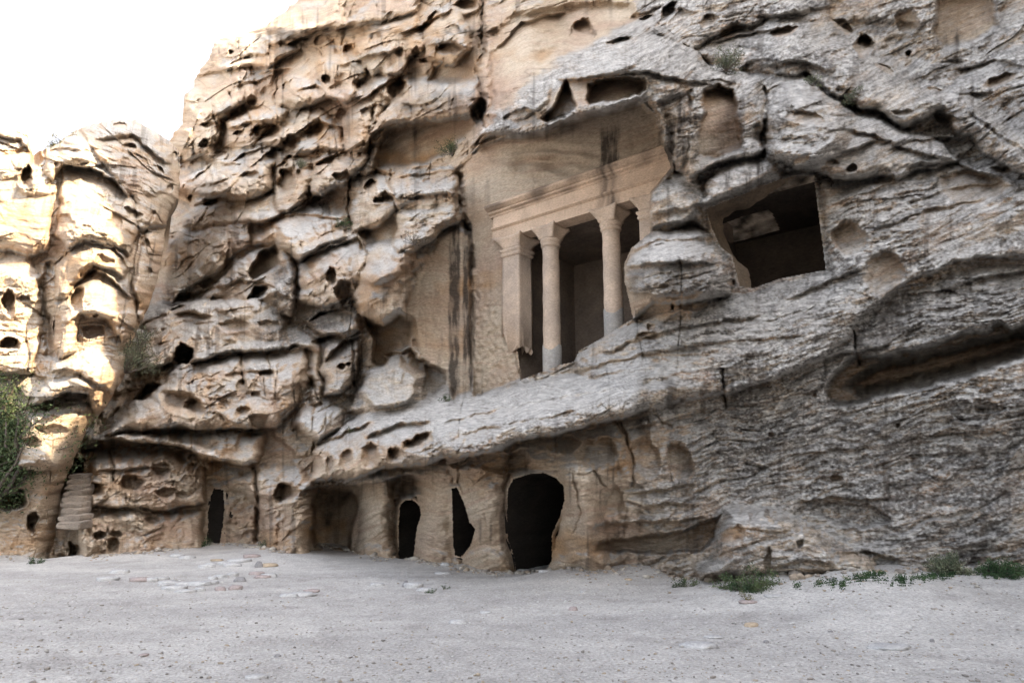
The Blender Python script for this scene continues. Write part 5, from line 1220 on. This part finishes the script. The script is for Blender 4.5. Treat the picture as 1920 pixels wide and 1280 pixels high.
bush("tuft", on_ground(380, 1024), .32, 18, 800, .02, M_WEED, "green tuft at the foot of the narrow doorway", "plant", seed=14, spread=1.3)
bush("tuft", on_ground(492, 1026), .26, 16, 500, .018, M_SAGE, "small tuft against the rock right of the narrow doorway", "plant", seed=15)
bush("tuft", on_ground(68, 1056), .24, 14, 400, .018, M_WEED, "low tuft at the foot of the left outcrop", "plant", seed=16, up=.6)
bush("bush", on_ground(1400, 1102), .46, 44, 5200, .017, M_LEAF, "spreading dark green mat of weed in front of the rock mound", "plant", seed=17, up=.35, spread=1.5)
bush("bush", on_ground(1290, 1098), .24, 16, 600, .015, M_LEAF, "small dark weed at the left foot of the rock mound", "plant", seed=18, up=.4, spread=1.3)
bush("bush", on_ground(1780, 1075), .36, 40, 4200, .018, M_SAGE, "upright blue green bush against the right cliff foot", seed=19, up=1.0)
bush("bush", on_ground(1880, 1076), .36, 60, 6000, .016, M_WEED, "broad bright green bush at the far right cliff foot", seed=20, up=.5, spread=1.5)
bush("sprig", on_ground(1397, 1122), .14, 8, 90, .016, M_DRY, "tiny yellowish sprig standing on the sand by the rose slab", "plant", seed=21)
bush("sprig", on_ground(806, 1111), .13, 10, 160, .014, M_WEED, "small green sprig beside the low whitish slab", "plant", seed=22, up=.5)
bush("sprig", on_ground(835, 1103), .12, 8, 80, .014, M_WEED, "second tiny sprig right of the low whitish slab", "plant", seed=23, up=.4)
def creeping():
    g = np.random.default_rng(77); C = []
    for (x0, y0, x1, y1, w, n) in [(1520,1096,1640,1084,7,900),(1600,1084,1660,1076,5,900),(1640,1090,1780,1080,5,900),(1730,1084,1790,1078,8,1500),(1780,1074,1850,1076,3,400),(1840,1082,1900,1080,5,300),(1560,1100,1600,1098,6,250),(1660,1098,1720,1092,7,250),(1480,1100,1560,1098,9,130)]:
        cl_ = g.random(max(4, n//45)); t = np.clip(cl_[g.integers(len(cl_), size=n)]+g.normal(0, .02, n), 0, 1)
        px = x0+(x1-x0)*t+g.normal(0, 2, n); py = y0+(y1-y0)*t+g.normal(0, w*.4, n)
        gx_, gy_, gz_ = ground_hit(px, py)
        C.append(np.stack([gx_, gy_, gz_+g.uniform(0, .075, n)*g.random(n)], -1))
    c = np.concatenate(C); n = len(c); a = g.normal(size=(n, 3)); a /= np.linalg.norm(a, axis=1)[:, None]; b = np.cross(a, g.normal(size=(n, 3))); b /= np.linalg.norm(b, axis=1)[:, None]
    sz = .013*g.uniform(.6, 1.4, (n, 1)); v = np.stack([c-a*sz, c+b*sz*.5, c+a*sz, c-b*sz*.5], 1).reshape(-1, 3)
    o = mesh_np("ground_cover", v, np.arange(4*n).reshape(-1, 4), M_WEED, False); tag(o, "creeping green weeds along the foot of the right cliff", kind="stuff")
creeping()
